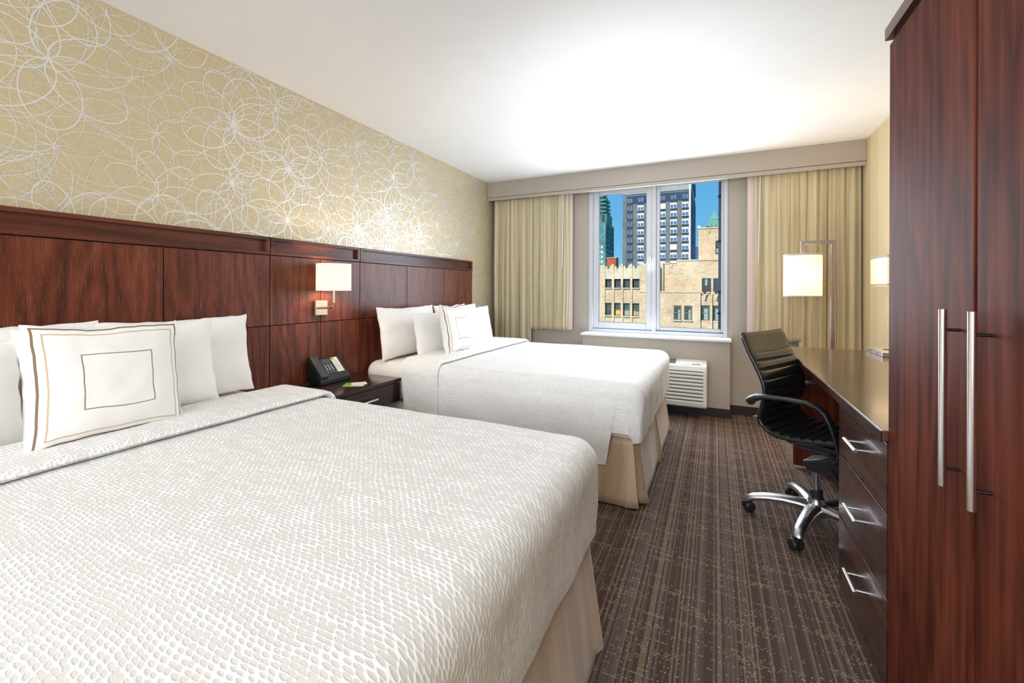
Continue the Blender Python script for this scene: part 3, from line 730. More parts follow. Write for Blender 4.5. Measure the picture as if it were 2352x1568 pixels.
# ------------------------------------------------------------------ desk, drawers, hub box
dk = thing('desk', 'long reddish-brown wooden desk with a drawer pedestal beside the wardrobe', 'desk', (.8, 2.5, 0))
MB().prism([(.418, 1.503), (.418, 2.66), (.468, 3.47), (1.136, 3.47), (1.136, 1.503)], .785, .815, 2).build('desktop', 'wood_top', dk, bevel=.003)
MB().prism([(.4145, 1.504), (.4145, 2.66), (.4645, 3.468), (.4685, 3.468), (.4185, 2.66), (.4185, 1.504)], .783, .8135, 2).build('edge_band', 'wood_dark', dk, bevel=.001)
MB().box(.485, 1.10, 3.435, 3.462, .02, .784).build('end_panel', 'wood_ward', dk, bevel=.002)
MB().box(1.10, 1.13, 2.03, 3.435, .25, .784).build('back_panel', 'wood_ward', dk)
pd = MB(); pd.box(.452, 1.13, 1.992, 2.012, .075, .784); pd.box(.452, 1.13, 1.505, 1.525, .075, .784); pd.box(.452, 1.13, 1.525, 1.992, .075, .095); pd.box(.47, 1.13, 1.525, 1.99, 0, .075)
pd.build('pedestal', 'wood_dark', dk, bevel=.001)
for z0, z1 in ((.589, .778), (.353, .583), (.085, .347)):
    d_ = MB().box(.430, .449, 1.508, 2.011, z0, z1).build('drawer', 'wood_dark', dk, bevel=.0015)
    zc = {.589: .696, .353: .473, .085: .252}[z0]
    MB().tube([(.399, 1.672, zc), (.399, 1.800, zc)], .006, 12).tube([(.43, 1.69, zc), (.399, 1.69, zc)], .0035, 8).tube([(.43, 1.782, zc), (.399, 1.782, zc)], .0035, 8).build('handle', 'steel', d_, smooth=True)
hb = thing('media_hub', 'flat silver connection box lying on the desk by the wardrobe', 'connection box', (.98, 3.33, .815))
MB().box(.878, 1.10, 3.165, 3.50 - .04, .8152, .842).build('case', 'steel', hb, bevel=.002)
for y_ in (3.24, 3.36): MB().lathe([(.004, 0), (.004, .002)], (.8765, y_, .829), 10, axis=0).build('screw', 'gap', hb)
for (a, b2) in ((.93, 3.30), (1.03, 3.26)): MB().box(a, a + .045, b2, b2 + .05, .8421, .8432).build('socket', 'gap', hb)

# ------------------------------------------------------------------ wardrobe
wd = thing('wardrobe', 'tall reddish-brown wooden wardrobe with long steel bar handles', 'wardrobe', (.8, 1.06, 0))
MB().box(.452, 1.136, .62, 1.498, .0, 1.872).build('carcass', 'wood_ward', wd, bevel=.001)
MB().box(.420, 1.136, .61, 1.503, 1.885, 1.918).build('crown_board', 'wood_rail', wd, bevel=.0015)
MB().box(.436, 1.13, .63, 1.49, 1.872, 1.885).build('crown_gap', 'gap', wd)  # dark filler strip, coloured as the shadow under the crown
MB().box(.4495, .4525, 1.062, 1.076, .09, 1.87).build('door_gap', 'gap', wd)  # dark strip over the carcass, shade of the door slot put in as colour
for (y0_, y1_, yh) in ((1.0740, 1.499, 1.122), (.640, 1.0640, 1.015)):
    d_ = MB().box(.430, .450, y0_, y1_, .09, 1.872).build('door', 'wood_ward', wd, bevel=.0015)
    xb_ = .4045
    MB().tube([(xb_, yh, .818), (xb_, yh, 1.164)], .0062, 16).build('handle', 'steel', d_, smooth=True)
    for zz in (.853, 1.124): MB().tube([(.43, yh, zz), (xb_, yh, zz)], .0032, 10).build('handle_post', 'steel_dark', d_, smooth=True)

# ------------------------------------------------------------------ floor lamp
fl = thing('floor_lamp', 'angular metal floor lamp with glowing cream drum shade behind the desk', 'floor lamp', (.81, 4.0, 0))
LY = 4.02
MB().box(.66, .96, LY - .13, LY + .13, 0, .02).build('base', 'lampmetal', fl, bevel=.004)
fm = MB(); fm.box(.803, .832, LY - .010, LY + .010, .02, 1.587); fm.box(.608, .803, LY - .010, LY + .010, 1.558, 1.587); fm.box(.608, .637, LY - .010, LY + .010, 1.45, 1.558)
fm.build('pole', 'lampmetal', fl, bevel=.002)
MB().lathe([(.004, 0), (.004, .003)], (.8005, LY, 1.255), 10, axis=0).build('switch', 'gap', fl)
drum('lamp_shade', fl, (.622, LY), .128, 1.158, 1.472, 'shade_floor')
for z0, z1 in ((1.150, 1.160), (1.470, 1.482)):
    dd = MB(); A = []
    for k in range(65):
        a = 2 * PI * k / 64; A.append([Vector((.622 + .129 * math.cos(a), LY + .129 * math.sin(a), z0)), Vector((.622 + .129 * math.cos(a), LY + .129 * math.sin(a), z1))])
    dd.grid(A); dd.build('shade_trim', 'trimpink', fl, smooth=True, recalc=False, solid=.002)
MB().lathe([(.012, 0), (.014, .05)], (.622, LY, 1.40), 16).build('bulb_socket', 'paper', fl, smooth=True)

# right wall sconce
rs = thing('wall_sconce', 'square glowing wall lamp above the desk partly hidden by the wardrobe', 'wall lamp', (XR, 3.69, 1.33))
MB().box(XR - .018, XR - .001, 3.62, 3.76, 1.25, 1.41).build('wall_plate', 'nickel', rs, bevel=.002)
bx = MB(); A = []; x_f = .992
outline = [(XR - .02, 3.53), (x_f + .012, 3.53)] + [(x_f + .012 - .016 * math.sin(PI * k / 10), 3.53 + .325 * k / 10) for k in range(1, 10)] + [(x_f + .012, 3.855), (XR - .02, 3.855)]
bx.grid([[Vector((a, b2, 1.243)), Vector((a, b2, 1.418))] for a, b2 in outline])
bx.build('lamp_shade', 'shade_wall', rs, recalc=False, solid=.003)
for z0, z1 in ((1.232, 1.244), (1.417, 1.430)):
    tr = MB(); tr.grid([[Vector((a - (.001 if a < 1.1 else 0), b2, z0)), Vector((a - (.001 if a < 1.1 else 0), b2, z1))] for a, b2 in outline])
    tr.build('shade_trim', 'trimpink', rs, recalc=False, solid=.004)

# ------------------------------------------------------------------ air conditioner under window
ac = thing('air_conditioner', 'white louvred air conditioner on the wall under the window', 'air conditioner', (-.6, YP, .1))
AX0, AX1, AY = -1.13, -.062, YP - .21
b3 = MB(); b3.prism([(YP - .001, .112), (AY + .02, .112), (AY, .13), (AY, .455), (AY + .015, .50), (YP - .001, .532)], AX0, AX1, 0)
b3.build('case', 'ac', ac, bevel=.016, seg=4)
for k in range(9):
    z = .152 + k * .0335
    MB().prism([(AY + .004, z), (AY - .007, z + .004), (AY - .007, z + .018), (AY + .004, z + .024)], AX0 + .03, AX1 - .03, 0).build('louvre', 'ac', ac, bevel=.002)
for k in range(9):
    z = .176 + k * .0335
    if k < 9: MB().box(AX0 + .035, AX1 - .032, AY - .002, AY + .001, z + .001, z + .0085).build('louvre_gap', 'ac_dark', ac)
ATILT = math.atan2(.032, .195)
AMT = Matrix.Translation((0, AY + .105, .5165)) @ Matrix.Rotation(ATILT, 4, 'X')
for k in range(7):
    y_ = -.06 + k * .021
    MB().box(AX0 + .06, -.335, y_, y_ + .008, .0005, .0018, M_=AMT).build('grille_slot', 'ac_dark', ac)
MB().box(-.30, -.10, -.075, .085, .0005, .0025, M_=AMT).build('control_door', 'ac', ac, bevel=.001)
MB().box(-.19, -.115, -.068, -.050, .0026, .0032, M_=AMT).build('finger_pull', 'ac_dark', ac)
MB().box(-.160, -.125, -.034, -.030, .0026, .0030, M_=AMT).build('badge', 'ac_dark', ac)

# ------------------------------------------------------------------ office chair
ch = thing('office_chair', 'black ribbed leather swivel chair with polished five-star base at the desk', 'office chair', (.47, 2.63, 0), math.radians(-30))
PR = [(-.276, .970), (-.250, .900), (-.223, .845), (-.188, .775), (-.166, .720), (-.160, .672), (-.172, .610), (-.184, .560), (-.180, .525), (-.150, .490), (-.105, .470), (-.03, .466), (.06, .478), (.14, .492), (.20, .492), (.235, .478), (.245, .462)]
def resample(pts, step):
    # Catmull-Rom then even resample
    out = []
    P = [Vector((a, 0, b)) for a, b in pts]
    for i in range(len(P) - 1):
        p0, p1, p2, p3 = P[max(i - 1, 0)], P[i], P[i + 1], P[min(i + 2, len(P) - 1)]
        for k in range(24):
            t = k / 24
            out.append(.5 * ((2 * p1) + (p2 - p0) * t + (2 * p0 - 5 * p1 + 4 * p2 - p3) * t * t + (3 * p1 - p0 - 3 * p2 + p3) * t ** 3))
    out.append(P[-1]); res = [out[0]]; acc = 0
    for a, b2 in zip(out[:-1], out[1:]):
        acc += (b2 - a).length
        if acc >= step: res.append(b2); acc = 0
    return res
PTS = resample(PR, .0028)
LEN = [0]
for a, b2 in zip(PTS[:-1], PTS[1:]): LEN.append(LEN[-1] + (b2 - a).length)
def pad(name, l0, l1, ribs, hw=.235, th=.016, e0=1, e1=1):
    mb = MB(); rings = []
    idx = [i for i, l in enumerate(LEN) if l0 <= l <= l1]
    for q, i in enumerate(idx):
        p_ = PTS[i]; t_ = (PTS[min(i + 1, len(PTS) - 1)] - PTS[max(i - 1, 0)]).normalized()
        n_ = Vector((-t_.z, 0, t_.x))      # toward sitter (front/up)
        if n_.x < 0 and i < len(PTS) * .45: n_ = -n_
        if n_.z < 0 and i >= len(PTS) * .45: n_ = -n_
        l = LEN[i]; e = min(1, (q + .6) / 6 if e0 else 1, (len(idx) - q - .4) / 6 if e1 else 1); e = math.sqrt(max(0.02, 1 - (1 - e) ** 2))
        rb = 0
        for (ra, rbb, period) in ribs:
            if ra <= l <= rbb:
                fr = ((l - ra) / period) % 1; rb = .016 * (1 - math.exp(-min(fr, 1 - fr) * 11)) - .010
        w_ = hw - (.012 if l < .02 else 0)
        ring = []
        for k in range(24):
            a = 2 * PI * k / 24
            cx_, sy_ = math.cos(a), math.sin(a)
            yy = w_ * (abs(cx_) ** .35) * (1 if cx_ > 0 else -1)
            nn = th * e * (abs(sy_) ** .55) * (1 if sy_ > 0 else -1)
            f_ = 1 - abs(yy / w_) ** 6
            dish = .012 * (yy / w_) ** 2
            ring.append(p_ + Vector((0, yy, 0)) + n_ * (nn + (rb * f_ * e if sy_ > 0 else -rb * .4 * f_ * e if sy_ < 0 else 0) + dish))
        rings.append(ring + [ring[0]])
    mb.grid([list(r) for r in rings])
    mb.add(rings[0][:-1], [tuple(range(24))]); mb.add(rings[-1][:-1], [tuple(range(24))])
    return mb.build(name, 'leather', ch, smooth=True, world=False)
TL_ = LEN[-1]
pad('backrest', 0, .508, [(.112, .52, .0485)], e1=0)
pad('seat', .500, TL_, [(.500, TL_, .0485)], e0=0)
# side frame rails
for sg in ():
    rail = [p_ + Vector((0, sg * .228, 0)) for i, p_ in enumerate(PTS) if .05 < LEN[i] < TL_ - .03 and i % 3 == 0]
    MB().tube([q_ + Vector((0, 0, 0)) for q_ in rail], .008, 8).build('side_rail', 'plastic', ch, smooth=True, world=False)
for sg in (-1, 1):
    y_ = sg * .278
    ap = [(-.200, .640), (-.185, .648), (-.160, .664), (-.12, .674), (-.03, .680), (.06, .681), (.105, .672), (.135, .648), (.158, .600), (.176, .54), (.186, .49), (.186, .455), (.170, .445)]
    pts = [Vector((a, y_, b2)) for a, b2 in ap]
    rr = [.014, .019, .017, .0125, .0105, .0105, .011, .0115, .011, .011, .010, .010, .010]
    a_ = MB().tube(pts, rr, 14, up=Vector((0, 1, 0)), flat=2.1).build('armrest', 'plastic', ch, smooth=True, world=False)
    for v_ in a_.data.vertices: pass
    MB().lathe([(.020, 0), (.022, .006), (.020, .012)], (-.185, y_ + (.0 if sg > 0 else -.0) + sg * .017, .642), 16, axis=1).build('armrest_bolt', 'rubber', a_, smooth=True, world=False)
    MB().tube([(-.185, y_, .642), (-.185, sg * .225, .642)], .012, 10).build('armrest_bracket', 'plastic', a_, smooth=True, world=False)
    MB().tube([(.172, y_, .447), (.14, sg * .225, .452)], .012, 10).build('armrest_bracket', 'plastic', a_, smooth=True, world=False)
sp = MB(); sp.box(-.08, .16, -.15, -.125, .435, .458); sp.box(-.08, .16, .125, .15, .435, .458); sp.box(-.03, .13, -.15, .15, .418, .436)
sp.build('seat_support', 'plastic', ch, bevel=.006, world=False)
mc = MB(); mc.prism([(-.045, .338), (.0, .352), (.12, .405), (.17, .40), (.17, .33), (.06, .292), (-.02, .290), (-.035, .315)], -.065, .065, 1)
mc.build('tilt_mechanism', 'plastic', ch, bevel=.012, seg=3, world=False)
lv = MB().tube([(.08, -.05, .335), (.11, -.09, .315), (.145, -.12, .265), (.155, -.125, .245)], [.009, .010, .014, .010], 10)
lv.build('tilt_lever', 'plastic', ch, smooth=True, world=False)
MB().lathe([(.028, .10), (.028, .19), (.024, .192)], (0, 0, 0), 20).build('column_sleeve', 'rubber', ch, smooth=False, world=False, bevel=.002)
MB().lathe([(.0165, .19), (.0165, .30)], (0, 0, 0), 18).build('gas_column', 'alu', ch, smooth=True, world=False)
MB().lathe([(.042, .060), (.050, .075), (.050, .105), (.036, .135), (.034, .150)], (0, 0, 0), 24).build('base_hub', 'alu', ch, smooth=True, world=False)
for k in range(5):
    wa = math.radians(175 + 72 * k) - math.radians(-30)
    dx, dy = math.cos(wa), math.sin(wa)
    pts = [Vector((dx * r_, dy * r_, z_)) for r_, z_ in ((.025, .098), (.08, .105), (.15, .106), (.22, .098), (.275, .085), (.305, .070), (.312, .060))]
    MB().tube(pts, [.038, .035, .031, .029, .027, .025, .019], 16, flat=.72).build('base_leg', 'alu', ch, smooth=True, world=False)
    cp = Vector((dx * .312, dy * .312, 0))
    cz = MB(); MW = Matrix.Translation(cp) @ Matrix.Rotation(wa + .5 + k * .4, 4, 'Z')
    for s_ in (-1, 1): cz.lathe([(.010, s_ * .004), (.0255, s_ * .006), (.0275, s_ * .012), (.0265, s_ * .022), (.018, s_ * .027)], (-.012, 0, .0275), 22, axis=1, M_=MW)
    cz.box(-.03, .016, -.004, .004, .02, .055, M_=MW); cz.lathe([(.008, .04), (.008, .066)], (0, 0, 0), 10, M_=MW)
    cz.build('caster', 'rubber', ch, smooth=True, world=False)

# ------------------------------------------------------------------ outside: buildings at their real distances
def rect_at(x0, y0, x1, y1, Y):
    a = at(x0, y0, Y); b2 = at(x1, y1, Y); return a.x, b2.x, b2.z, a.z     # x0,x1,zbottom,ztop
GZ = -30.0
# tan crenellated building
tb = thing('tan_building', 'tan brick building with notched parapets directly across the street', 'building', (-7, 62, GZ))
Y0 = 60.0
def z_at(px, py, Y): return at(px, py, Y).z
def x_at(px, Y): return at(px, 640, Y).x
pilY = Y0 - .12
zc_top = z_at(1430, 608, Y0)
wl = MB()
xl0, xl1 = x_at(1340, Y0), x_at(1510, Y0)
zW0, zW1 = z_at(1390, 631.3, Y0), z_at(1390, 660.4, Y0)
zV0, zV1 = z_at(1390, 695.1, Y0), z_at(1390, 723.7, Y0)
bays = [(1390.2, 1405.4), (1410.8, 1426.3), (1431.3, 1447.5), (1452.6, 1469.2)]
# wall body behind windows
wl.box(xl0, xl1, Y0 + .35, Y0 + 9, GZ, zc_top - .35)
edges = [1340] + [e for b2 in bays for e in b2] + [1510]
for a, b2 in bays:
    xa, xb = x_at(a, Y0), x_at(b2, Y0)
    for z0, z1 in ((zW0, zc_top - .5), (zV0, zW1), (GZ, zV1)): wl.box(xa, xb, Y0, Y0 + .35, z0, z1)
for i in range(0, len(edges), 2):
    wl.box(x_at(edges[i], Y0), x_at(edges[i + 1], Y0), pilY, Y0 + .35, GZ, zc_top - .1)
wl.build('left_wing_wall', 'tan', tb)
pp = MB()
for a, b2 in bays:      # notched parapet over each bay
    xa, xb = x_at(a, Y0), x_at(b2 + .2, Y0); w_ = xb - xa; zt = zc_top - .05; c_ = (xa + xb) / 2
    pp.prism([(xa, zt - 1.9), (xb, zt - 1.9), (xb, zt + .05), (xb - w_ * .22, zt + .05), (xb - w_ * .22, zt - .15), (c_ + w_ * .20, zt - .15), (c_ + w_ * .14, zt - .55), (c_ + w_ * .05, zt - .6), (c_ + w_ * .05, zt - 1.0), (c_ - w_ * .06, zt - 1.0), (c_ - w_ * .06, zt - .6), (c_ - w_ * .14, zt - .4), (c_ - w_ * .2, zt - .1), (xa, zt - .1)], Y0 - .06, Y0 + .5, 1)
for i in range(0, len(edges), 2): pp.box(x_at(edges[i], Y0) , x_at(edges[i + 1], Y0), pilY - .03, Y0 + .5, zc_top - .35, zc_top + (.12 if i else 0))
pp.build('parapet', 'stone', tb)
def ext_window(parent, x0, x1, z0, z1, y, frame, glass, bars=(0, 1), blind=None, t=.09, name='window', ft=.08):
    mb = MB(); frame_rect(mb, x0, x1, z0, z1, t, y - ft, y + .02, 0)
    nb, nh = bars
    for k in range(nb):
        xc = x0 + (x1 - x0) * (k + 1) / (nb + 1); mb.box(xc - t * .3, xc + t * .3, y - ft * .8, y, z0, z1, 0)
    for k in range(nh):
        zc = z0 + (z1 - z0) * (k + 1) / (nh + 1); mb.box(x0, x1, y - ft * .9, y, zc - t * .4, zc + t * .4, 0)
    fo = mb.build(name, frame, parent)
    pn = MB().box(x0 + t * .5, x1 - t * .5, y - .01, y + .01, z0 + t * .5, z1 - t * .5, 0)
    if blind:
        for (bx0, bx1, bz0, bz1, mi) in blind: pn.box(x0 + (x1 - x0) * bx0, x0 + (x1 - x0) * bx1, y - .03, y - .011, z0 + (z1 - z0) * bz0, z0 + (z1 - z0) * bz1, mi)
    pn.build('pane', [glass, 'ext_curtain', 'ext_ochre'], fo)
    return fo
for k, (a, b2) in enumerate(bays):
    xa, xb = x_at(a, Y0) + .02, x_at(b2, Y0) - .02
    ext_window(tb, xa, xb, zW1, zW0, Y0 + .3, 'ext_dark', 'ext_glass2', (2, 1), t=.07, ft=.05)
    ext_window(tb, xa, xb, zV1, zV0, Y0 + .3, 'ext_olive', 'ext_glass2', (0, 1), blind=[None, [(.15, .92, .08, .42, 2)], [(.15, .9, .06, .42, 1)], [(.08, .42, .06, .4, 2), (.5, .93, .06, .36, 1)]][k], t=.11, ft=.06)
    MB().box(xa - .03, xb + .03, Y0 - .25, Y0 + .1, zW1 - .14, zW1).build('window_sill', 'stone', tb)
    MB().box(xa - .03, xb + .03, Y0 - .25, Y0 + .1, zV1 - .14, zV1).build('window_sill', 'stone', tb)
# right: middle wall (set back), front lower block, tall block
Ym = 61.3
mw = MB(); x0_, x1_ = x_at(1490, Ym), x_at(1760, Ym)
ztm = z_at(1600, 598.5, Ym); ztl = z_at(1530, 605.5, Ym)
mw.box(x_at(1554, Ym), x1_, Ym, Ym + 8, GZ, ztm); mw.box(x0_, x_at(1554, Ym), Ym, Ym + 8, GZ, ztl)
mw.box(x_at(1500, Ym), x_at(1524, Ym), Ym - .3, Ym, GZ, ztl)
mw.build('middle_wall', 'tan', tb)
cp_ = MB(); cp_.box(x_at(1554, Ym), x1_, Ym - .12, Ym + .6, ztm, ztm + .16); cp_.box(x0_, x_at(1539.5, Ym), Ym - .12, Ym + .6, ztl, ztl + .14); cp_.box(x_at(1543.5, Ym), x_at(1554, Ym), Ym - .12, Ym + .6, ztl, ztl + .14)
cp_.box(x_at(1539, Ym), x_at(1544, Ym), Ym - .12, Ym + .1, ztl - .42, ztl - .1)
cp_.build('coping', 'stone', tb)
for (a, b2) in ((1612.2, 1632.5), (1638.4, 1658.5)):
    ext_window(tb, x_at(a, Ym), x_at(b2, Ym), z_at(a, 674, Ym), z_at(a, 639, Ym), Ym - .02, 'ext_dark', 'ext_glass2', (2, 1), blind=[(.35, .62, .5, .95, 1)] if a < 1620 else None, t=.09, ft=.06)
Yf = 60.0
zf = z_at(1560, 671.5, Yf)
fw = MB(); fw.box(x_at(1470, Yf), x_at(1609.5, Yf), Yf - .3, Ym, GZ, zf); fw.box(x_at(1609.5, Yf), x_at(1760, Yf), Yf + .2, Ym, GZ, zf - .3)
for a, b2 in ((1631, 1636.5), (1657, 1664)): fw.box(x_at(a, Yf), x_at(b2, Yf), Yf - .3, Yf + .2, GZ, zf)
for a, b2 in ((1609.5, 1631), (1636.5, 1657)):
    for zz0, zz1 in ((z_at(1620, 701, Yf), zf - .35), (GZ, z_at(1620, 736, Yf))): fw.box(x_at(a, Yf), x_at(b2, Yf), Yf - .05, Yf + .2, zz0, zz1)
fw.build('front_block', 'tan', tb)
c3 = MB(); c3.box(x_at(1470, Yf), x_at(1609.5, Yf), Yf - .42, Yf + .3, zf, zf + .15)
for a, b2 in ((1609.5, 1631), (1636.5, 1657)):
    xa, xb = x_at(a, Yf), x_at(b2, Yf); w_ = xb - xa
    c3.prism([(xa, zf - .05), (xa, zf + .1), (xa + w_ * .25, zf + .1), (xa + w_ * .32, zf - .25), (xa + w_ * .55, zf - .25), (xa + w_ * .62, zf + .1), (xb, zf + .12), (xb, zf - .05), (xb - w_ * .3, zf - .08), (xa + w_ * .56, zf - .4), (xa + w_ * .5, zf - .9), (xa + w_ * .36, zf - .9), (xa + w_ * .3, zf - .4), (xa + w_ * .22, zf - .08)], Yf - .42, Yf + .1, 1)
c3.build('coping', 'stone', tb)
for (a, b2, yw) in ((1547.8, 1565.7, Yf - .31), (1571.4, 1590, Yf - .31), (1610.3, 1630.8, Yf + .18), (1637.1, 1656, Yf + .18)):
    ext_window(tb, x_at(a, Yf), x_at(b2, Yf), z_at(1600, 735.5, Yf), z_at(1600, 701.5, Yf), yw, 'ext_olive', 'ext_glass2', (0, 1), blind=[(.58, .85, .05, .7, 1)] if a < 1600 else [(.35, .78, .05, .8, 1)], t=.10, ft=.06)
    MB().box(x_at(a - 1, Yf), x_at(b2 + 1, Yf), yw - .25, yw + .1, z_at(1600, 738, Yf), z_at(1600, 735.5, Yf)).build('window_sill', 'stone', tb)
Yt = 68.0
tw = MB(); tw.box(x_at(1603.8, Yt), x_at(1790, Yt), Yt, Yt + 12, GZ, z_at(1620, 525, Yt)); tw.build('tall_block', 'tan', tb)
ct = MB(); zt_ = z_at(1620, 525, Yt)
for a, b2 in ((1603.5, 1626), (1630.5, 1650.5), (1655, 1790)): ct.box(x_at(a, Yt), x_at(b2, Yt), Yt - .15, Yt + .5, zt_, zt_ + .2)
for a in (1628.2, 1652.7): ct.box(x_at(a - 2.6, Yt), x_at(a - 1.4, Yt), Yt - .12, Yt, zt_ - .55, zt_); ct.box(x_at(a + 1.4, Yt), x_at(a + 2.6, Yt), Yt - .12, Yt, zt_ - .55, zt_); ct.box(x_at(a - 2.6, Yt), x_at(a + 2.6, Yt), Yt - .12, Yt, zt_ - .65, zt_ - .5); 
ct.build('coping', 'stone', tb)
ext_window(tb, x_at(1643, Yt), x_at(1662, Yt), z_at(1650, 582.5, Yt), z_at(1650, 552.5, Yt), Yt - .03, 'ext_dark', 'ext_glass2', (1, 1), blind=[(.1, .5, .05, .4, 1)], t=.11, ft=.08)
MB().lathe([(.02, 0), (.22, .1), (.25, .25), (.15, .42), (.02, .46)], (x_at(1605, Yt), Yt + .3, zt_ + .1), 16).build('roof_lamp', 'ext_white', tb, smooth=True)
Yc = 68.0
MB().box(x_at(1393.5, Yc), x_at(1415, Yc), Yc, Yc + 1.8, z_at(1400, 620, Yc), z_at(1400, 592.5, Yc)).box(x_at(1392.5, Yc), x_at(1416, Yc), Yc - .1, Yc + 1.9, z_at(1400, 592.5, Yc), z_at(1400, 591, Yc), 1).build('brick_chimney', ['redbrick', 'stone'], tb)
MB().box(x_at(1582, 67), x_at(1585.5, 67), 67, 67.25, ztm - 2, z_at(1583, 400, 67)).build('vent_mast', 'ext_white', tb)

# grey tower
gt = thing('grey_tower', 'tall grey brick apartment tower with white window frames', 'building', (-18, 160, GZ))
YT = 150.0
gx0, gx1 = x_at(1429.5, YT), -7.04
zroof = z_at(1500, 434, YT); zbt = z_at(1446, 451, YT); zbb = z_at(1446, 469.5, YT)
MB().box(gx0, gx1, YT, 184, GZ, zroof - 1.2).build('tower_body', 'greybrick', gt)
MB().box(gx0 - .05, gx1 + .05, YT - .25, 184.1, zroof - 1.2, zroof + .8).build('parapet_band', 'concrete', gt)
MB().box(gx1, gx1 + .06, YT + .3, 184, GZ, zroof - 1.2).build('side_shadow_sheet', 'ext_band', gt)  # dark sheet over the brick; its colour stands in for shade
MB().box(x_at(1439, YT), x_at(1582, YT), YT - .06, YT + .1, zbb, zbt).build('spandrel_band', 'ext_band', gt)
ph_ = MB(); ph_.box(x_at(1512, YT), x_at(1590, YT), YT + 3, 175, zroof + .8, zroof + 5)
ph_.build('penthouse', 'ext_band', gt)
rl = MB()
for k in range(9): rl.box(x_at(1512, YT) + k * 1.4, x_at(1512, YT) + k * 1.4 + .08, YT - .1, YT, zroof + .8, zroof + 2.0)
rl.box(x_at(1512, YT), gx1, YT - .1, YT, zroof + 1.95, zroof + 2.05); rl.build('railing', 'ext_white', gt)
cols = [1446, 1471, 1496, 1520.5, 1546.5, 1573.5]
dz = z_at(1446, 472.5, YT) - z_at(1446, 490.8, YT)
protos = {}
def tower_window(kind):
    if kind in protos: return protos[kind]
    fr, gl = {'w': ('ext_white', 'ext_glass'), 'd': ('ext_dark', 'ext_glass'), 'b': ('ext_white', 'ext_blind')}[kind]
    mb = MB(); W_, H_ = 2.05, 1.75
    frame_rect(mb, -W_ / 2, W_ / 2, 0, H_, .085, -.16, 0, 0); mb.box(-.06, .06, -.14, 0, 0, H_, 0)
    mb.box(-W_ / 2 + .1, W_ / 2 - .1, -.06, -.02, .1, H_ - .1, 1)
    mb.box(-W_ / 2 + .15, W_ / 2 - .15, -.075, -.061, H_ * .68, H_ - .14, 3 if kind != 'd' else 1)
    mb.box(-W_ / 2, W_ / 2, -.18, 0, -.58, -.08, 2)
    me = mb.build('window', [fr, gl, 'ext_dark', 'ext_blind'], None); protos[kind] = me; return me
first = {}
rr_ = random.Random(3)
for ci, c_ in enumerate(cols):
    for r_ in range(9):
        kind = 'd' if (ci == 0 or r_ == 0) else ('b' if (ci, r_) in ((3, 1), (4, 6), (2, 4)) else 'w')
        pr_ = tower_window(kind)
        o = pr_ if kind not in first else pr_.copy()
        if kind in first: C.objects.link(o)
        first[kind] = 1; o.parent = gt
        zt0 = z_at(1446, 472.5, YT) + dz - dz * r_ - 1.9
        o.location = Vector((x_at(c_, YT), YT - .01, zt0)) - gt.location
# green stepped tower
YG = 260.0
gr = thing('green_tower', 'slim green stepped tower at the left edge of the window view', 'building', (-66, 270, GZ))
gxc = at(1391, 560, YG).x; gyb = gxc / -.2124
zg = z_at(1385, 511, YG)
MB().box(gxc - 14, gxc, YG, gyb, GZ, zg).build('tower_body', 'greenfac', gr)
up = MB(); xu = at(1397, 500, YG).x * .99; up.box(gxc - 14, gxc - .2, YG + 4, gyb - 5, zg, z_at(1385, 488, YG)); up.build('upper_block', 'greenfac', gr)
zs_ = z_at(1385, 488, YG)
for k in range(7):
    MB().box(gxc - 14, gxc - .6 - .35 * k * (k > 3), YG + 3.5, gyb - 7 - k * .6, zs_ + k * 2.35 + .9, zs_ + k * 2.35 + 2.1).build('balcony_band', 'greenfac', gr)
MB().box(gxc - 13.5, gxc - 3, YG + 5, gyb - 11, zs_, zs_ + 20).build('upper_core', 'stone', gr)
MB().box(at(1379, 500, YG).x, at(1385.5, 500, YG).x, YG - .1 + 3.9, YG + 4.2, z_at(1382, 507, YG), z_at(1382, 490, YG)).build('dark_recess', 'ext_dark', gr)
for r_ in range(9):
    zz = z_at(1385, 517.5, YG) - r_ * 3.02
    for k in range(3):
        xx = gxc - 1.7 - k * 1.6
        MB().box(xx - .9, xx, YG - .12, YG, zz - 1.9, zz - .2).build('window', 'ext_blind' if r_ > 3 else 'ext_glass', gr)
    for k in range(4):
        yy = YG + 2.5 + k * 5.4
        MB().box(gxc, gxc + .12, yy, yy + 2.8, zz - 2.1, zz - .1).build('window', 'ext_band', gr)
# copper roofed tower
YK = 280.0
ck = thing('copper_tower', 'distant tower with green copper pyramid roof above the tan building', 'building', (10, 290, GZ))
kx0, kx1 = x_at(1618.5, YK), x_at(1661, YK); kc = (kx0 + kx1) / 2; hw = (kx1 - kx0) / 2
kz0, kz1, kz2, kz3 = z_at(1640, 524, YK), z_at(1640, 499, YK), z_at(1640, 491, YK), z_at(1640, 483, YK)
MB().box(kc - hw * .98, kc + hw * .98, YK, YK + 2 * hw, GZ, kz0).build('shaft', 'tan', ck)
def frustum(mb, hw0, hw1, z0, z1, mi=0):
    cy = YK + hw; vs = [(kc + a * hh, cy + b2 * hh, z) for hh, z in ((hw0, z0), (hw1, z1)) for a, b2 in ((-1, -1), (1, -1), (1, 1), (-1, 1))]
    mb.add(vs, [(0, 1, 5, 4), (1, 2, 6, 5), (2, 3, 7, 6), (3, 0, 4, 7), (4, 5, 6, 7), (3, 2, 1, 0)], mi)
kk = MB(); frustum(kk, hw, hw * .50, kz0, kz1); frustum(kk, hw * .44, hw * .40, kz1, kz1 + .9); frustum(kk, hw * .40, hw * .2, kz1 + .9, kz2); frustum(kk, hw * .24, hw * .02, kz2, kz3 + .5)
kk.build('pyramid_roof', 'copper', ck)
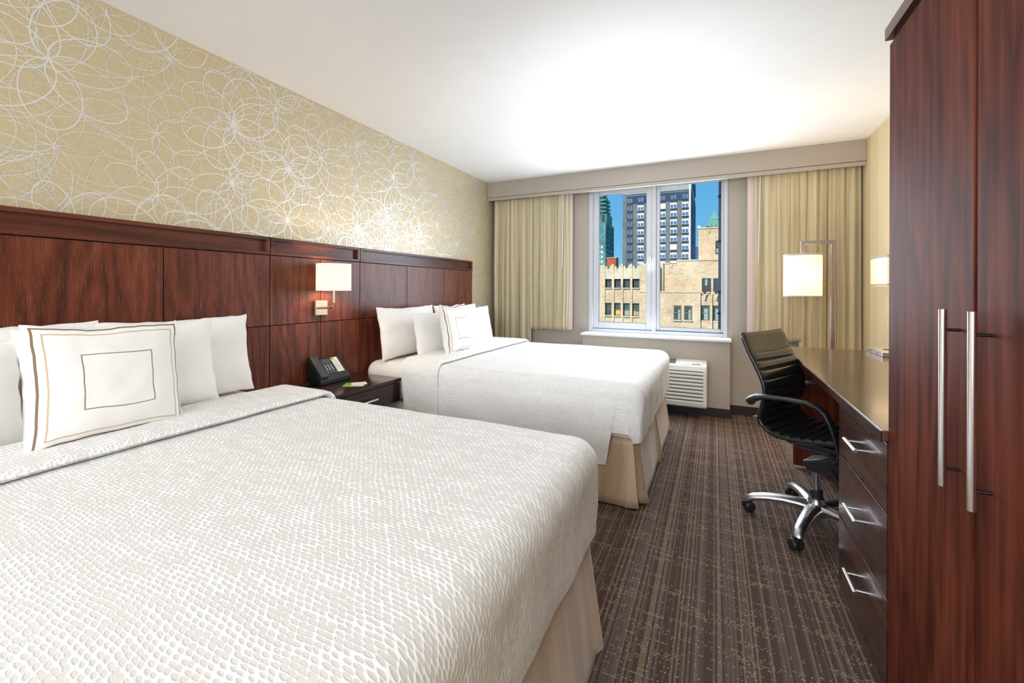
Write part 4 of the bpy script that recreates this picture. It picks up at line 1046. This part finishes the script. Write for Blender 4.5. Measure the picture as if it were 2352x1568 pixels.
for k in range(4):
    xx = kc - hw * .75 + k * hw * .5; MB().box(xx - .5, xx + .5, YK - .1, YK + 1.2, kz0 + .2, kz0 + 1.6).build('dormer', 'ext_band', ck)
for k in range(4):
    xx = kc - hw * .4 + k * hw * .27; MB().box(xx - .35, xx + .35, YK + hw * .42, YK + hw * .5 + .5, kz1 - 1.7, kz1 - .7).build('dormer', 'ext_band', ck)
bf = thing('blue_tower', 'narrow blue glass building between the grey and tan buildings', 'building', (-5, 420, GZ))
MB().box(x_at(1590, 420), x_at(1607, 420), 420, 445, GZ, z_at(1600, 566, 420)).build('glass_wall', 'bluefac', bf)
# drainpipe right outside the window
pi_ = thing('drainpipe', 'grey drainpipe running down outside the right edge of the window', 'pipe', (.08, 5.1, -1))
pa, pb = at(1657, 450, 5.1), at(1663, 450, 5.1)
xc_ = at(1656.5, 600, 5.1).x
MB().lathe([(.028, -1), (.028, 2.9)], (xc_, 5.1, 0), 16).build('pipe', 'pipe', pi_, smooth=True)
for zz in (.95, 1.18, 1.72, 2.2): MB().lathe([(.032, -.012), (.034, 0), (.032, .012)], (xc_, 5.1, zz), 16).build('bracket', 'ext_dark', pi_, smooth=True)

# ------------------------------------------------------------------ lights
def light(name, typ, loc, energy, color=(1, 1, 1), rot=None, **k):
    d = bpy.data.lights.new(name, typ); d.energy = energy; d.color = color
    for a, v_ in k.items(): setattr(d, a, v_)
    o = bpy.data.objects.new(name, d); C.objects.link(o); o.location = loc
    if rot is not None: o.rotation_euler = rot
    return o
def aim(o, tgt): o.rotation_euler = (Vector(tgt) - o.location).to_track_quat('-Z', 'Y').to_euler()
WARM = (1, .72, .42)
sun = light('sun', 'SUN', (0, -20, 60), 5.3, (1, .965, .90), angle=.01); sun.rotation_euler = Vector((.34, .80, -.52)).to_track_quat('-Z', 'Y').to_euler()
# added bounce light, no fixture, thrown at the ceiling in the middle of the room
bo = light('ceiling_bounce', 'SPOT', (-.42, 2.05, 1.0), 56, (.88, .94, 1), spot_size=math.radians(115), spot_blend=1.0, shadow_soft_size=.25); aim(bo, (-.45, 3.1, 2.46))
# daylight entering through the window
dl = light('window_daylight', 'AREA', (-.58, YW - .03, 1.52), 58, (.84, .91, 1), shape='RECTANGLE', size=1.25, size_y=1.4); aim(dl, (-.58, 0, 1.3))
# added fill light behind the camera, no fixture there
en = light('rear_fill', 'AREA', (-.6, -.9, 2.40), 15, (.88, .94, 1), shape='RECTANGLE', size=1.6, size_y=.9); aim(en, (-.8, .6, 0))
# added large soft fill behind the camera, not a lamp of the room
sb = light('rear_soft_fill', 'AREA', (-.6, -2.8, 1.75), 138, (.87, .935, 1), shape='RECTANGLE', size=2.4, size_y=1.2); aim(sb, (-.9, 3.0, 1.1))
light('sconce_bulb', 'POINT', (HX + .131, 2.045, 1.25), 8, WARM, shadow_soft_size=.03)
light('floor_lamp_bulb', 'POINT', (.622, LY, 1.32), 9, WARM, shadow_soft_size=.04)
light('wall_lamp_bulb', 'POINT', (1.06, 3.69, 1.33), 5, WARM, shadow_soft_size=.03)

# ------------------------------------------------------------------ world
wd_ = bpy.data.worlds.new('sky'); bpy.context.scene.world = wd_; wd_.use_nodes = True
nt = wd_.node_tree; nt.nodes.clear()
o_ = N(nt, 'ShaderNodeOutputWorld'); bg = N(nt, 'ShaderNodeBackground')
tc = N(nt, 'ShaderNodeTexCoord'); sxx = N(nt, 'ShaderNodeSeparateXYZ'); L(nt, tc.outputs['Generated'], sxx.inputs[0])
L(nt, ramp(nt, sxx.outputs[2], [(0, s2l((140, 205, 240))), (.12, s2l((112, 188, 236))), (.35, s2l((78, 158, 222))), (1, s2l((40, 105, 190)))]), bg.inputs[0])
bg.inputs[1].default_value = 1.0
L(nt, bg.outputs[0], o_.inputs[0])

sc_ = bpy.context.scene
sc_.view_settings.view_transform = 'Standard'; sc_.view_settings.look = 'None'
sc_.view_settings.exposure = 0.0; sc_.view_settings.gamma = 1.0; sc_.view_settings.use_curve_mapping = False
sc_.cycles.use_denoising = True
sc_.cycles.max_bounces = 10; sc_.cycles.diffuse_bounces = 6; sc_.cycles.transparent_max_bounces = 12
sc_.cycles.sample_clamp_indirect = 6
